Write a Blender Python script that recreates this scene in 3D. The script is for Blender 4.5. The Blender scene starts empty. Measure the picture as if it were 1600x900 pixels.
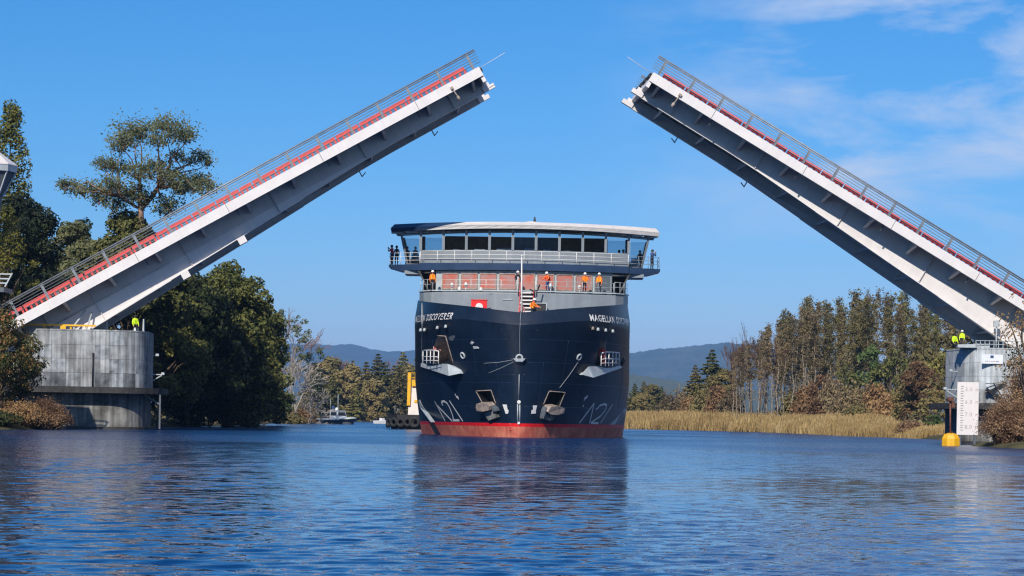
import bpy, bmesh, math, random
import numpy as np
from mathutils import Vector, Matrix
from mathutils.bvhtree import BVHTree
from mathutils.geometry import tessellate_polygon
R = math.radians
sc = bpy.context.scene
HAZE = 0.000075
col = sc.collection

# ---------------------------------------------------------------- camera
F_PX, VH, CAMZ, ROLL = 3500.0, 654.0, 1.5, R(1.0)      # focal length in px of a 1600 wide picture
cam_d = bpy.data.cameras.new('camera')
cam = bpy.data.objects.new('camera', cam_d)
col.objects.link(cam)
cam_d.sensor_width = 36.0
cam_d.lens = F_PX / 1600 * 36.0
cam_d.shift_y = (VH - 450) / 1600
cam_d.clip_start, cam_d.clip_end = 0.5, 30000
cam.matrix_world = Matrix.Translation((0, 0, CAMZ)) @ Matrix.Rotation(R(90), 4, 'X') @ Matrix.Rotation(ROLL, 4, 'Z')
sc.camera = cam

# ---------------------------------------------------------------- sun and sky
SUN_AZ, SUN_EL = R(16), R(34)              # azimuth: how far left of straight behind the camera
sdir = Vector((-math.sin(SUN_AZ) * math.cos(SUN_EL), -math.cos(SUN_AZ) * math.cos(SUN_EL), math.sin(SUN_EL)))
sun_d = bpy.data.lights.new('sun', 'SUN')
sun_d.energy, sun_d.angle, sun_d.color = 5.0, R(0.53), (1.0, 0.93, 0.82)
sun = bpy.data.objects.new('sun', sun_d)
col.objects.link(sun)
sun.rotation_euler = sdir.to_track_quat('Z', 'Y').to_euler()
sun.location = (-60, -150, 120)

world = bpy.data.worlds.new('World')
sc.world = world
world.use_nodes = True
wt = world.node_tree
wt.nodes.clear()
def wn(t, **kw):
    n = wt.nodes.new(t)
    for k, v in kw.items(): setattr(n, k, v)
    return n
sky = wn('ShaderNodeTexSky', sky_type='NISHITA')
sky.sun_disc = False
sky.sun_elevation = SUN_EL
sky.sun_rotation = math.atan2(sdir.x, sdir.y)
sky.altitude, sky.air_density, sky.dust_density, sky.ozone_density = 0, 1.0, 0.0, 0.7
SKY_K = 0.11
# the same colour response over the whole sky dome: a clear, deep winter blue
sp_ = wn('ShaderNodeSeparateColor'); hs = wn('ShaderNodeCombineColor')
wt.links.new(sky.outputs[0], sp_.inputs[0])
for ch, (gm_, k_) in enumerate(((1.9, 0.35), (1.05, 0.565), (0.92, 0.98))):
    m1 = wn('ShaderNodeMath', operation='MULTIPLY'); m1.inputs[1].default_value = SKY_K
    m2 = wn('ShaderNodeMath', operation='POWER'); m2.inputs[1].default_value = gm_
    m3 = wn('ShaderNodeMath', operation='MULTIPLY'); m3.inputs[1].default_value = k_ / SKY_K
    wt.links.new(sp_.outputs[ch], m1.inputs[0]); wt.links.new(m1.outputs[0], m2.inputs[0]); wt.links.new(m2.outputs[0], m3.inputs[0]); wt.links.new(m3.outputs[0], hs.inputs[ch])
# thin cirrus, mostly in the right half of the sky (and going on beyond the frame)
tc = wn('ShaderNodeTexCoord')
mp = wn('ShaderNodeMapping')
mp.inputs['Rotation'].default_value = (R(8), R(-12), R(12))
mp.inputs['Location'].default_value = (3.3, 1.7, 0.4)
mp.inputs['Scale'].default_value = (11, 7, 34)
nz = wn('ShaderNodeTexNoise')
nz.inputs['Scale'].default_value, nz.inputs['Detail'].default_value, nz.inputs['Roughness'].default_value = 1.0, 7, 0.58
nz.inputs['Distortion'].default_value = 0.35
cr = wn('ShaderNodeValToRGB')
cr.color_ramp.elements[0].position, cr.color_ramp.elements[1].position = 0.39, 0.64
sep = wn('ShaderNodeSeparateXYZ')
mr = wn('ShaderNodeMapRange', interpolation_type='SMOOTHSTEP')
mr.inputs['From Min'].default_value, mr.inputs['From Max'].default_value = 0.02, 0.17
mz = wn('ShaderNodeMapRange', interpolation_type='SMOOTHSTEP')
mz.inputs['From Min'].default_value, mz.inputs['From Max'].default_value = 0.055, 0.13
mu = wn('ShaderNodeMath', operation='MULTIPLY')
mu2 = wn('ShaderNodeMath', operation='MULTIPLY')
mu3 = wn('ShaderNodeMath', operation='MULTIPLY')
mu3.inputs[1].default_value = 0.95
wt.links.new(tc.outputs['Generated'], mp.inputs['Vector'])
wt.links.new(mp.outputs[0], nz.inputs['Vector'])
wt.links.new(nz.outputs['Fac'], cr.inputs[0])
wt.links.new(tc.outputs['Generated'], sep.inputs[0])
wt.links.new(sep.outputs['X'], mr.inputs['Value'])
wt.links.new(sep.outputs['Z'], mz.inputs['Value'])
wt.links.new(cr.outputs[0], mu.inputs[0]); wt.links.new(mr.outputs[0], mu.inputs[1])
wt.links.new(mu.outputs[0], mu2.inputs[0]); wt.links.new(mz.outputs[0], mu2.inputs[1])
wt.links.new(mu2.outputs[0], mu3.inputs[0])
mx = wn('ShaderNodeMix', data_type='RGBA')
mx.inputs['B'].default_value = (5.7, 6.5, 8.2, 1)
wt.links.new(mu3.outputs[0], mx.inputs['Factor'])
wt.links.new(hs.outputs[0], mx.inputs['A'])
bg = wn('ShaderNodeBackground')
bg.inputs['Strength'].default_value = SKY_K
wo = wn('ShaderNodeOutputWorld')
wt.links.new(mx.outputs['Result'], bg.inputs['Color'])
wt.links.new(bg.outputs[0], wo.inputs['Surface'])

sc.view_settings.view_transform = 'Standard'
sc.view_settings.look = 'None'
sc.view_settings.exposure = 0.02
sc.view_settings.gamma = 1.0
sc.view_settings.use_curve_mapping = False
sc.cycles.max_bounces = 6
sc.cycles.diffuse_bounces = 2
sc.cycles.glossy_bounces = 3
sc.cycles.transmission_bounces = 4
sc.cycles.transparent_max_bounces = 8
sc.cycles.volume_bounces = 0
sc.cycles.caustics_reflective = False
sc.cycles.caustics_refractive = False
sc.cycles.use_denoising = True
sc.cycles.denoising_input_passes = 'RGB_ALBEDO_NORMAL'
sc.cycles.denoiser = 'OPENIMAGEDENOISE'
sc.cycles.denoising_prefilter = 'NONE'
sc.cycles.use_adaptive_sampling = False
sc.cycles.pixel_filter_type = 'BLACKMAN_HARRIS'
sc.cycles.filter_width = 1.25
sc.cycles.sample_clamp_indirect = 1.2

# ---------------------------------------------------------------- helpers
def at(u, v, D):
    """world point seen at photograph pixel (u, v) at distance D along the view"""
    a, b = u - 800.0, v - VH
    du = a * math.cos(ROLL) + b * math.sin(ROLL)
    dv = -a * math.sin(ROLL) + b * math.cos(ROLL)
    return Vector((du / F_PX * D, D, CAMZ - dv / F_PX * D))

def tag(o, label=None, cat=None, group=None, kind=None):
    if label: o['label'] = label
    if cat: o['category'] = cat
    if group: o['group'] = group
    if kind: o['kind'] = kind
    return o

def empty(name, loc, rot=(0, 0, 0), label=None, cat=None, group=None):
    o = bpy.data.objects.new(name, None)
    o.empty_display_size = 0.3
    col.objects.link(o)
    o.location, o.rotation_euler = loc, rot
    return tag(o, label, cat, group)

def link(name, me, parent=None, loc=None):
    o = bpy.data.objects.new(name, me)
    col.objects.link(o)
    if parent: o.parent = parent
    if loc is not None: o.location = loc
    return o

def kids(o): return [c for c in bpy.data.objects if c.parent == o]
def copy_tree(o, parent=None):
    c = o.copy()
    col.objects.link(c)
    c.parent = parent
    for ch in KID.get(o.name, []): copy_tree(ch, c)
    return c
KID = {}
def freeze(root):
    """remember the children of a prototype for quick copies"""
    for o in list(bpy.data.objects):
        if o.parent: KID.setdefault(o.parent.name, [])
    def rec(o):
        KID[o.name] = list(o.children)
        for c in o.children: rec(c)
    rec(root)

class MB:
    """collects shapes for ONE mesh object"""
    def __init__(s): s.v, s.f, s.m, s.cur, s.sm = [], [], [], 0, []
    def mat(s, i): s.cur = i; return s
    def add(s, vs, fs, smooth=False):
        b = len(s.v)
        s.v += [tuple(p) for p in vs]
        for f in fs:
            s.f.append([b + i for i in f]); s.m.append(s.cur); s.sm.append(smooth)
        return s
    def box(s, c, d, M=None):
        x, y, z = d[0] / 2, d[1] / 2, d[2] / 2
        vs = [Vector((i * x, j * y, k * z)) for k in (-1, 1) for j in (-1, 1) for i in (-1, 1)]
        if M is not None: vs = [M @ p for p in vs]
        vs = [p + Vector(c) for p in vs]
        return s.add(vs, [(0, 2, 3, 1), (4, 5, 7, 6), (0, 1, 5, 4), (2, 6, 7, 3), (0, 4, 6, 2), (1, 3, 7, 5)])
    def box2(s, a, b):
        return s.box([(a[i] + b[i]) / 2 for i in range(3)], [abs(b[i] - a[i]) for i in range(3)])
    def bar(s, p, q, w, h=None, up=(0, 0, 1)):
        p, q = Vector(p), Vector(q)
        h = w if h is None else h
        d = (q - p).normalized()
        u = Vector(up)
        if abs(d.dot(u)) > 0.98: u = Vector((0, 1, 0))
        sd = d.cross(u).normalized()
        uu = sd.cross(d)
        vs = [e + sd * (i * w / 2) + uu * (j * h / 2) for e in (p, q) for i, j in ((-1, -1), (1, -1), (1, 1), (-1, 1))]
        return s.add(vs, [(3, 2, 1, 0), (4, 5, 6, 7), (0, 1, 5, 4), (1, 2, 6, 5), (2, 3, 7, 6), (3, 0, 4, 7)])
    def tube(s, pts, r, n=6, cap=True):
        pts = [Vector(p) for p in pts]
        rs = r if isinstance(r, (list, tuple)) else [r] * len(pts)
        vs, fs = [], []
        for i, p in enumerate(pts):
            d = (pts[min(i + 1, len(pts) - 1)] - pts[max(i - 1, 0)])
            d = d.normalized() if d.length > 1e-9 else Vector((0, 0, 1))
            a = d.cross(Vector((0, 0, 1)) if abs(d.z) < 0.9 else Vector((1, 0, 0))).normalized()
            b = d.cross(a)
            for k in range(n):
                t = 2 * math.pi * k / n
                vs.append(p + (a * math.cos(t) + b * math.sin(t)) * rs[i])
        for i in range(len(pts) - 1):
            for k in range(n):
                k2 = (k + 1) % n
                fs.append((i * n + k, i * n + k2, (i + 1) * n + k2, (i + 1) * n + k))
        s.add(vs, fs, True)
        if cap:
            b = len(s.v) - len(vs)
            s.f.append([b + k for k in range(n)][::-1]); s.m.append(s.cur); s.sm.append(False)
            e = b + (len(pts) - 1) * n
            s.f.append([e + k for k in range(n)]); s.m.append(s.cur); s.sm.append(False)
        return s
    def prism(s, a, b):
        """closed solid between two equally long loops"""
        n = len(a)
        return s.add(list(a) + list(b), [list(range(n))[::-1], list(range(n, 2 * n))] +
                     [(i, (i + 1) % n, n + (i + 1) % n, n + i) for i in range(n)])
    def lathe(s, prof, n=16, c=(0, 0, 0), smooth=True):
        vs = [(c[0] + r * math.cos(2 * math.pi * k / n), c[1] + r * math.sin(2 * math.pi * k / n), c[2] + z) for r, z in prof for k in range(n)]
        fs = [(i * n + k, i * n + (k + 1) % n, (i + 1) * n + (k + 1) % n, (i + 1) * n + k) for i in range(len(prof) - 1) for k in range(n)]
        return s.add(vs, fs, smooth)
    def torus(s, c, ax, Rr, r, n=18, m=8):
        ax = Vector(ax).normalized()
        a = ax.cross(Vector((0, 0, 1)) if abs(ax.z) < 0.9 else Vector((1, 0, 0))).normalized()
        b = ax.cross(a)
        vs, fs = [], []
        for i in range(n):
            t = 2 * math.pi * i / n
            e = a * math.cos(t) + b * math.sin(t)
            for j in range(m):
                q = 2 * math.pi * j / m
                vs.append(Vector(c) + e * (Rr + r * math.cos(q)) + ax * (r * math.sin(q)))
        for i in range(n):
            for j in range(m):
                i2, j2 = (i + 1) % n, (j + 1) % m
                fs.append((i * m + j, i2 * m + j, i2 * m + j2, i * m + j2))
        return s.add(vs, fs, True)
    def mesh(s, name, mats):
        me = bpy.data.meshes.new(name)
        me.from_pydata(s.v, [], s.f)
        for m in (mats if isinstance(mats, (list, tuple)) else [mats]): me.materials.append(m)
        me.polygons.foreach_set('material_index', s.m)
        me.polygons.foreach_set('use_smooth', s.sm)
        bm = bmesh.new(); bm.from_mesh(me)
        bmesh.ops.recalc_face_normals(bm, faces=bm.faces)
        bm.to_mesh(me); bm.free()
        return me
    def build(s, name, mats, parent=None, loc=None):
        return link(name, s.mesh(name, mats), parent, loc)

def mesh_np(name, v, quads, mats, smooth=False, midx=None):
    """fast mesh from numpy arrays"""
    me = bpy.data.meshes.new(name)
    nv, nf, k = len(v), len(quads), quads.shape[1]
    me.vertices.add(nv); me.vertices.foreach_set('co', np.asarray(v, np.float32).ravel())
    me.loops.add(nf * k); me.loops.foreach_set('vertex_index', np.asarray(quads, np.int32).ravel())
    me.polygons.add(nf)
    me.polygons.foreach_set('loop_start', np.arange(0, nf * k, k, dtype=np.int32))
    me.polygons.foreach_set('loop_total', np.full(nf, k, np.int32))
    for m in (mats if isinstance(mats, (list, tuple)) else [mats]): me.materials.append(m)
    if midx is not None: me.polygons.foreach_set('material_index', np.asarray(midx, np.int32))
    me.polygons.foreach_set('use_smooth', np.full(nf, smooth, bool))
    me.update(calc_edges=True)
    return me

# ---------------------------------------------------------------- materials
def newmat(name):
    m = bpy.data.materials.new(name)
    m.use_nodes = True
    nt = m.node_tree
    b = nt.nodes['Principled BSDF']
    return m, nt, b
def rgba(c): return (c[0], c[1], c[2], 1)
def paint(name, c, rough=0.4, var=0.12, scale=1.5, spec=0.5, bump=0.0, bscale=6.0, bdist=0.03, world=False, streak=0.0, metal=0.0, c2=None):
    """painted or bare surface with uneven tone, optional vertical streaks of dirt"""
    m, nt, b = newmat(name)
    N, L = nt.nodes, nt.links
    t = N.new('ShaderNodeTexCoord')
    src = N.new('ShaderNodeNewGeometry').outputs['Position'] if world else t.outputs['Object']
    n1 = N.new('ShaderNodeTexNoise'); n1.inputs['Scale'].default_value = scale; n1.inputs['Detail'].default_value = 6
    n1.inputs['Roughness'].default_value = 0.62
    L.new(src, n1.inputs['Vector'])
    r = N.new('ShaderNodeValToRGB')
    dk = c2 if c2 else [x * (1 - 2.2 * var) for x in c]
    r.color_ramp.elements[0].color, r.color_ramp.elements[1].color = rgba(dk), rgba([min(1, x * (1 + var)) for x in c])
    r.color_ramp.elements[0].position, r.color_ramp.elements[1].position = 0.3, 0.62
    L.new(n1.outputs['Fac'], r.inputs[0])
    out = r.outputs[0]
    if streak:
        mp_ = N.new('ShaderNodeMapping'); mp_.inputs['Scale'].default_value = (2.2, 2.2, 0.12)
        n2 = N.new('ShaderNodeTexNoise'); n2.inputs['Scale'].default_value = 1.6; n2.inputs['Detail'].default_value = 5
        L.new(src, mp_.inputs[0]); L.new(mp_.outputs[0], n2.inputs['Vector'])
        r2 = N.new('ShaderNodeValToRGB')
        r2.color_ramp.elements[0].position, r2.color_ramp.elements[1].position = 0.38, 0.62
        v0 = 1 - streak
        r2.color_ramp.elements[0].color = (v0, v0, v0, 1)
        L.new(n2.outputs['Fac'], r2.inputs[0])
        mm = N.new('ShaderNodeMix'); mm.data_type = 'RGBA'; mm.blend_type = 'MULTIPLY'; mm.inputs['Factor'].default_value = 1
        L.new(out, mm.inputs['A']); L.new(r2.outputs[0], mm.inputs['B'])
        out = mm.outputs['Result']
    L.new(out, b.inputs['Base Color'])
    b.inputs['Roughness'].default_value = rough
    b.inputs['Metallic'].default_value = metal
    b.inputs['Specular IOR Level'].default_value = spec
    if bump:
        n3 = N.new('ShaderNodeTexNoise'); n3.inputs['Scale'].default_value = scale * bscale; n3.inputs['Detail'].default_value = 4
        L.new(src, n3.inputs['Vector'])
        bp = N.new('ShaderNodeBump'); bp.inputs['Strength'].default_value = bump; bp.inputs['Distance'].default_value = bdist
        L.new(n3.outputs['Fac'], bp.inputs['Height']); L.new(bp.outputs[0], b.inputs['Normal'])
    return m

def foliage(name, cols, trans=0.25, scale=0.35):
    """leaves: tone varies from leaf to leaf, from clump to clump and from tree to tree"""
    m, nt, b = newmat(name)
    N, L = nt.nodes, nt.links
    t = N.new('ShaderNodeTexCoord'); g = N.new('ShaderNodeNewGeometry'); oi = N.new('ShaderNodeObjectInfo')
    n1 = N.new('ShaderNodeTexNoise'); n1.inputs['Scale'].default_value = scale; n1.inputs['Detail'].default_value = 3
    L.new(t.outputs['Object'], n1.inputs['Vector'])
    a = N.new('ShaderNodeMath'); a.operation = 'MULTIPLY_ADD'; a.inputs[1].default_value = 0.42; a.inputs[2].default_value = -0.21
    L.new(g.outputs['Random Per Island'], a.inputs[0])
    a2 = N.new('ShaderNodeMath'); a2.operation = 'MULTIPLY_ADD'; a2.inputs[1].default_value = 0.5; a2.inputs[2].default_value = -0.25
    L.new(oi.outputs['Random'], a2.inputs[0])
    s1 = N.new('ShaderNodeMath'); s1.operation = 'ADD'; L.new(a.outputs[0], s1.inputs[0]); L.new(a2.outputs[0], s1.inputs[1])
    s2 = N.new('ShaderNodeMath'); s2.operation = 'ADD'; L.new(s1.outputs[0], s2.inputs[0]); L.new(n1.outputs['Fac'], s2.inputs[1])
    r = N.new('ShaderNodeValToRGB')
    k = len(cols)
    while len(r.color_ramp.elements) < k: r.color_ramp.elements.new(0.5)
    for i, c in enumerate(cols):
        r.color_ramp.elements[i].position = 0.22 + 0.56 * i / max(1, k - 1)
        r.color_ramp.elements[i].color = rgba(c)
    L.new(s2.outputs[0], r.inputs[0])
    L.new(r.outputs[0], b.inputs['Base Color'])
    b.inputs['Roughness'].default_value = 0.62
    b.inputs['Specular IOR Level'].default_value = 0.25
    tr = N.new('ShaderNodeBsdfTranslucent'); L.new(r.outputs[0], tr.inputs['Color'])
    mxs = N.new('ShaderNodeMixShader'); mxs.inputs[0].default_value = trans
    o = N['Material Output']
    L.new(b.outputs[0], mxs.inputs[1]); L.new(tr.outputs[0], mxs.inputs[2]); L.new(mxs.outputs[0], o.inputs['Surface'])
    return m

def glass_mat(name, tint, opacity, rough=0.03):
    m, nt, b = newmat(name)
    N, L = nt.nodes, nt.links
    N.remove(b)
    tr = N.new('ShaderNodeBsdfTransparent'); tr.inputs[0].default_value = rgba(tint)
    gl = N.new('ShaderNodeBsdfGlossy'); gl.inputs['Roughness'].default_value = rough
    fr = N.new('ShaderNodeFresnel'); fr.inputs[0].default_value = 1.5
    mm = N.new('ShaderNodeMath'); mm.operation = 'MULTIPLY_ADD'; mm.inputs[1].default_value = 0.8; mm.inputs[2].default_value = opacity
    L.new(fr.outputs[0], mm.inputs[0])
    ms = N.new('ShaderNodeMixShader'); L.new(mm.outputs[0], ms.inputs[0]); L.new(tr.outputs[0], ms.inputs[1]); L.new(gl.outputs[0], ms.inputs[2])
    L.new(ms.outputs[0], N['Material Output'].inputs['Surface'])
    return m

M = {}
M['hull'] = paint('navy_hull_paint', (0.006, 0.0155, 0.035), 0.38, 0.14, 0.5, 0.4, streak=0.22, bump=0.5, bscale=1.6, bdist=0.06)
M['navy'] = paint('navy_paint', (0.020, 0.042, 0.095), 0.28, 0.10, 0.8)
M['grey'] = paint('ship_grey_paint', (0.23, 0.26, 0.29), 0.4, 0.06, 0.7, streak=0.08)
M['dgrey'] = paint('dark_grey_paint', (0.10, 0.115, 0.13), 0.45, 0.1)
M['lgrey'] = paint('light_grey_paint', (0.44, 0.48, 0.50), 0.45, 0.08, 1.0, streak=0.1)
M['white'] = paint('white_paint', (0.72, 0.70, 0.68), 0.35, 0.04, 1.0, streak=0.06)
M['warmwhite'] = paint('warm_white_paint', (0.72, 0.66, 0.62), 0.4, 0.05, 1.0)
M['red'] = paint('red_paint', (0.74, 0.012, 0.012), 0.4, 0.1, 1.0)
M['boot'] = paint('worn_red_antifouling', (0.74, 0.24, 0.14), 0.55, 0.0, 0.55, c2=(0.46, 0.075, 0.05), streak=0.3)
M['black'] = paint('black_paint', (0.012, 0.012, 0.014), 0.5, 0.2)
M['tan'] = paint('tan_primer', (0.36, 0.29, 0.24), 0.55, 0.2, 2.0, streak=0.25)
M['rust'] = paint('rusty_steel', (0.16, 0.06, 0.035), 0.7, 0.3, 3.0)
M['filmred'] = paint('red_film_panel', (0.36, 0.24, 0.22), 0.22, 0.0, 1.1, c2=(0.50, 0.12, 0.07))
M['filmred'].node_tree.nodes['Color Ramp'].color_ramp.elements[0].position = 0.36
M['interior'] = paint('dark_interior', (0.05, 0.05, 0.053), 0.7, 0.35, 2.0)
M['glass'] = glass_mat('bridge_glass', (0.60, 0.70, 0.76), 0.03)
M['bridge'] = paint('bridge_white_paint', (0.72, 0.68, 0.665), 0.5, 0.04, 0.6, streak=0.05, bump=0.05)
M['web'] = paint('bridge_web_grey', (0.60, 0.565, 0.54), 0.5, 0.05, 0.5, streak=0.06)
M['rail'] = paint('galvanised_rail', (0.22, 0.24, 0.265), 0.45, 0.12, 2.0, metal=0.3)
M['redbar'] = paint('red_barrier_plastic', (0.66, 0.07, 0.06), 0.45, 0.12, 1.2)
M['yellow'] = paint('yellow_paint', (0.80, 0.42, 0.01), 0.45, 0.08, 1.5)
M['orange'] = paint('orange_cloth', (0.90, 0.17, 0.015), 0.8, 0.1, 3)
M['lifevest'] = paint('amber_vest', (0.95, 0.35, 0.01), 0.7, 0.1, 3)
M['hiviz'] = paint('hiviz_cloth', (0.62, 0.85, 0.02), 0.75, 0.08, 3)
M['redcloth'] = paint('red_cloth', (0.60, 0.03, 0.03), 0.8, 0.12, 3)
M['pinkcloth'] = paint('pink_cloth', (0.55, 0.22, 0.22), 0.8, 0.12, 3)
M['darkcloth'] = paint('dark_cloth', (0.02, 0.02, 0.035), 0.85, 0.2, 3)
M['bluecloth'] = paint('blue_cloth', (0.04, 0.08, 0.20), 0.85, 0.2, 3)
M['browncloth'] = paint('brown_cloth', (0.10, 0.05, 0.035), 0.85, 0.2, 3)
M['skin'] = paint('skin', (0.48, 0.28, 0.20), 0.55, 0.05, 5)
M['hair'] = paint('dark_hair', (0.02, 0.014, 0.01), 0.6, 0.2, 9)
M['helmet'] = paint('white_helmet', (0.85, 0.84, 0.82), 0.3, 0.03, 4)
M['rubber'] = paint('tyre_rubber', (0.018, 0.018, 0.018), 0.75, 0.3, 3, bump=0.2)
M['concrete'] = paint('weathered_concrete', (0.41, 0.425, 0.43), 0.85, 0.26, 0.5, 0.2, bump=0.25, streak=0.5, world=True)
M['concrete_sunlit'] = paint('sun_lightened_concrete', (0.50, 0.535, 0.55), 0.85, 0.18, 0.5, 0.2, bump=0.25, streak=0.35, world=True)  # lightened copy of the pier concrete, standing in for stronger sun
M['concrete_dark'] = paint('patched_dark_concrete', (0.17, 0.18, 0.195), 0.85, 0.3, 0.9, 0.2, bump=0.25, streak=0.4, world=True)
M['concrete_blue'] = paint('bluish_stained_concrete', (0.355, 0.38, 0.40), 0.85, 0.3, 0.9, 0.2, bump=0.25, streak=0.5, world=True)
M['joint'] = paint('dark_joint', (0.17, 0.18, 0.185), 0.9, 0.2, 1.0)
M['wetcon'] = paint('stained_concrete', (0.22, 0.215, 0.20), 0.85, 0.3, 0.7, 0.2, bump=0.3, streak=0.5)
M['fender'] = paint('dark_timber_fender', (0.035, 0.032, 0.030), 0.8, 0.3, 1.4, bump=0.2)
M['sign'] = paint('white_gauge_board', (0.72, 0.67, 0.64), 0.5, 0.03, 1.0)
M['print'] = paint('faded_print', (0.42, 0.34, 0.35), 0.6, 0.15, 4)
M['printdk'] = paint('dark_print', (0.16, 0.14, 0.15), 0.6, 0.15, 4)
M['cloth_white'] = paint('white_banner_cloth', (0.72, 0.74, 0.80), 0.7, 0.05, 2)
M['bark'] = paint('brown_bark', (0.10, 0.075, 0.055), 0.9, 0.3, 2.0, 0.1, bump=0.5)
M['eubark'] = paint('smooth_gum_bark', (0.24, 0.15, 0.11), 0.8, 0.3, 0.8, 0.1, bump=0.3)
M['palebark'] = paint('pale_bark', (0.31, 0.26, 0.20), 0.85, 0.25, 2.0, 0.1, bump=0.3)
M['deadwood'] = paint('bleached_wood', (0.42, 0.36, 0.30), 0.85, 0.2, 1.0, 0.1)
M['pinktwig'] = paint('pinkish_twigs', (0.24, 0.15, 0.125), 0.9, 0.2, 1.0, 0.1)
M['browntwig'] = paint('brown_twigs', (0.15, 0.085, 0.055), 0.9, 0.25, 1.0, 0.1)
M['f_dark'] = foliage('dark_evergreen_leaves', [(0.022, 0.031, 0.009), (0.066, 0.079, 0.018), (0.16, 0.155, 0.036)], 0.12)
M['f_shade'] = foliage('shade_toned_leaves', [(0.006, 0.010, 0.006), (0.014, 0.022, 0.010), (0.03, 0.04, 0.012)], 0.06)  # shade on the trees put into the leaf colour, hence near black
M['f_euc'] = foliage('gum_leaves', [(0.085, 0.105, 0.048), (0.17, 0.185, 0.086), (0.28, 0.27, 0.125)], 0.4)
M['f_mid'] = foliage('olive_green_leaves', [(0.075, 0.085, 0.024), (0.155, 0.155, 0.045), (0.27, 0.235, 0.07)], 0.2)
M['f_con'] = foliage('brown_green_needles', [(0.09, 0.084, 0.032), (0.19, 0.16, 0.058), (0.30, 0.225, 0.085)], 0.15)
M['f_green'] = foliage('mid_green_leaves', [(0.035, 0.065, 0.022), (0.075, 0.12, 0.035), (0.13, 0.18, 0.055)], 0.2)
M['f_slim'] = foliage('thin_autumn_leaves', [(0.12, 0.10, 0.042), (0.20, 0.17, 0.065), (0.29, 0.23, 0.09)], 0.25)
M['f_slimb'] = foliage('rusty_autumn_leaves', [(0.13, 0.10, 0.055), (0.21, 0.16, 0.085), (0.31, 0.23, 0.115)], 0.25)
M['f_rust'] = foliage('rusty_shrub_leaves', [(0.14, 0.08, 0.042), (0.27, 0.155, 0.07), (0.40, 0.25, 0.11)], 0.25)
M['f_near'] = foliage('mixed_autumn_leaves', [(0.02, 0.03, 0.010), (0.055, 0.07, 0.02), (0.11, 0.12, 0.035), (0.32, 0.17, 0.06)], 0.3, 0.8)
M['f_reed'] = foliage('dry_reed_blades', [(0.40, 0.275, 0.11), (0.62, 0.45, 0.20), (0.76, 0.60, 0.32)], 0.4, 0.12)
M['f_straw'] = foliage('straw_brown_twigs_and_leaves', [(0.17, 0.095, 0.055), (0.36, 0.22, 0.12), (0.56, 0.38, 0.21)], 0.35, 0.6)
M['f_yel'] = foliage('yellow_green_leaves', [(0.05, 0.06, 0.012), (0.12, 0.12, 0.02), (0.2, 0.17, 0.03)], 0.25)

# ================================================================ THE BASCULE BRIDGE
YAW = R(4.5)
BE = Vector((math.cos(YAW), math.sin(YAW), 0))          # along the bridge
BN = Vector((-math.sin(YAW), math.cos(YAW), 0))         # across it, away from the camera
def onb(u, v, back=0.0):
    """point seen at (u, v) on the bridge's near face, or on a plane `back` metres behind it"""
    du = at(u, v, 1.0).x
    return at(u, v, (190 + back / math.cos(YAW)) / (1 - math.tan(YAW) * du))

HPROF = [(0, 1.10), (11, 1.18), (18, 1.58), (25, 1.98), (31, 2.30), (39.5, 2.72), (50, 3.0)]
def hgird(t):                                            # girder depth below the fascia, t metres from the tip
    for (a, p), (b, q) in zip(HPROF, HPROF[1:]):
        if t <= b: return p + (q - p) * (t - a) / (b - a)
    return HPROF[-1][1]

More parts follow.
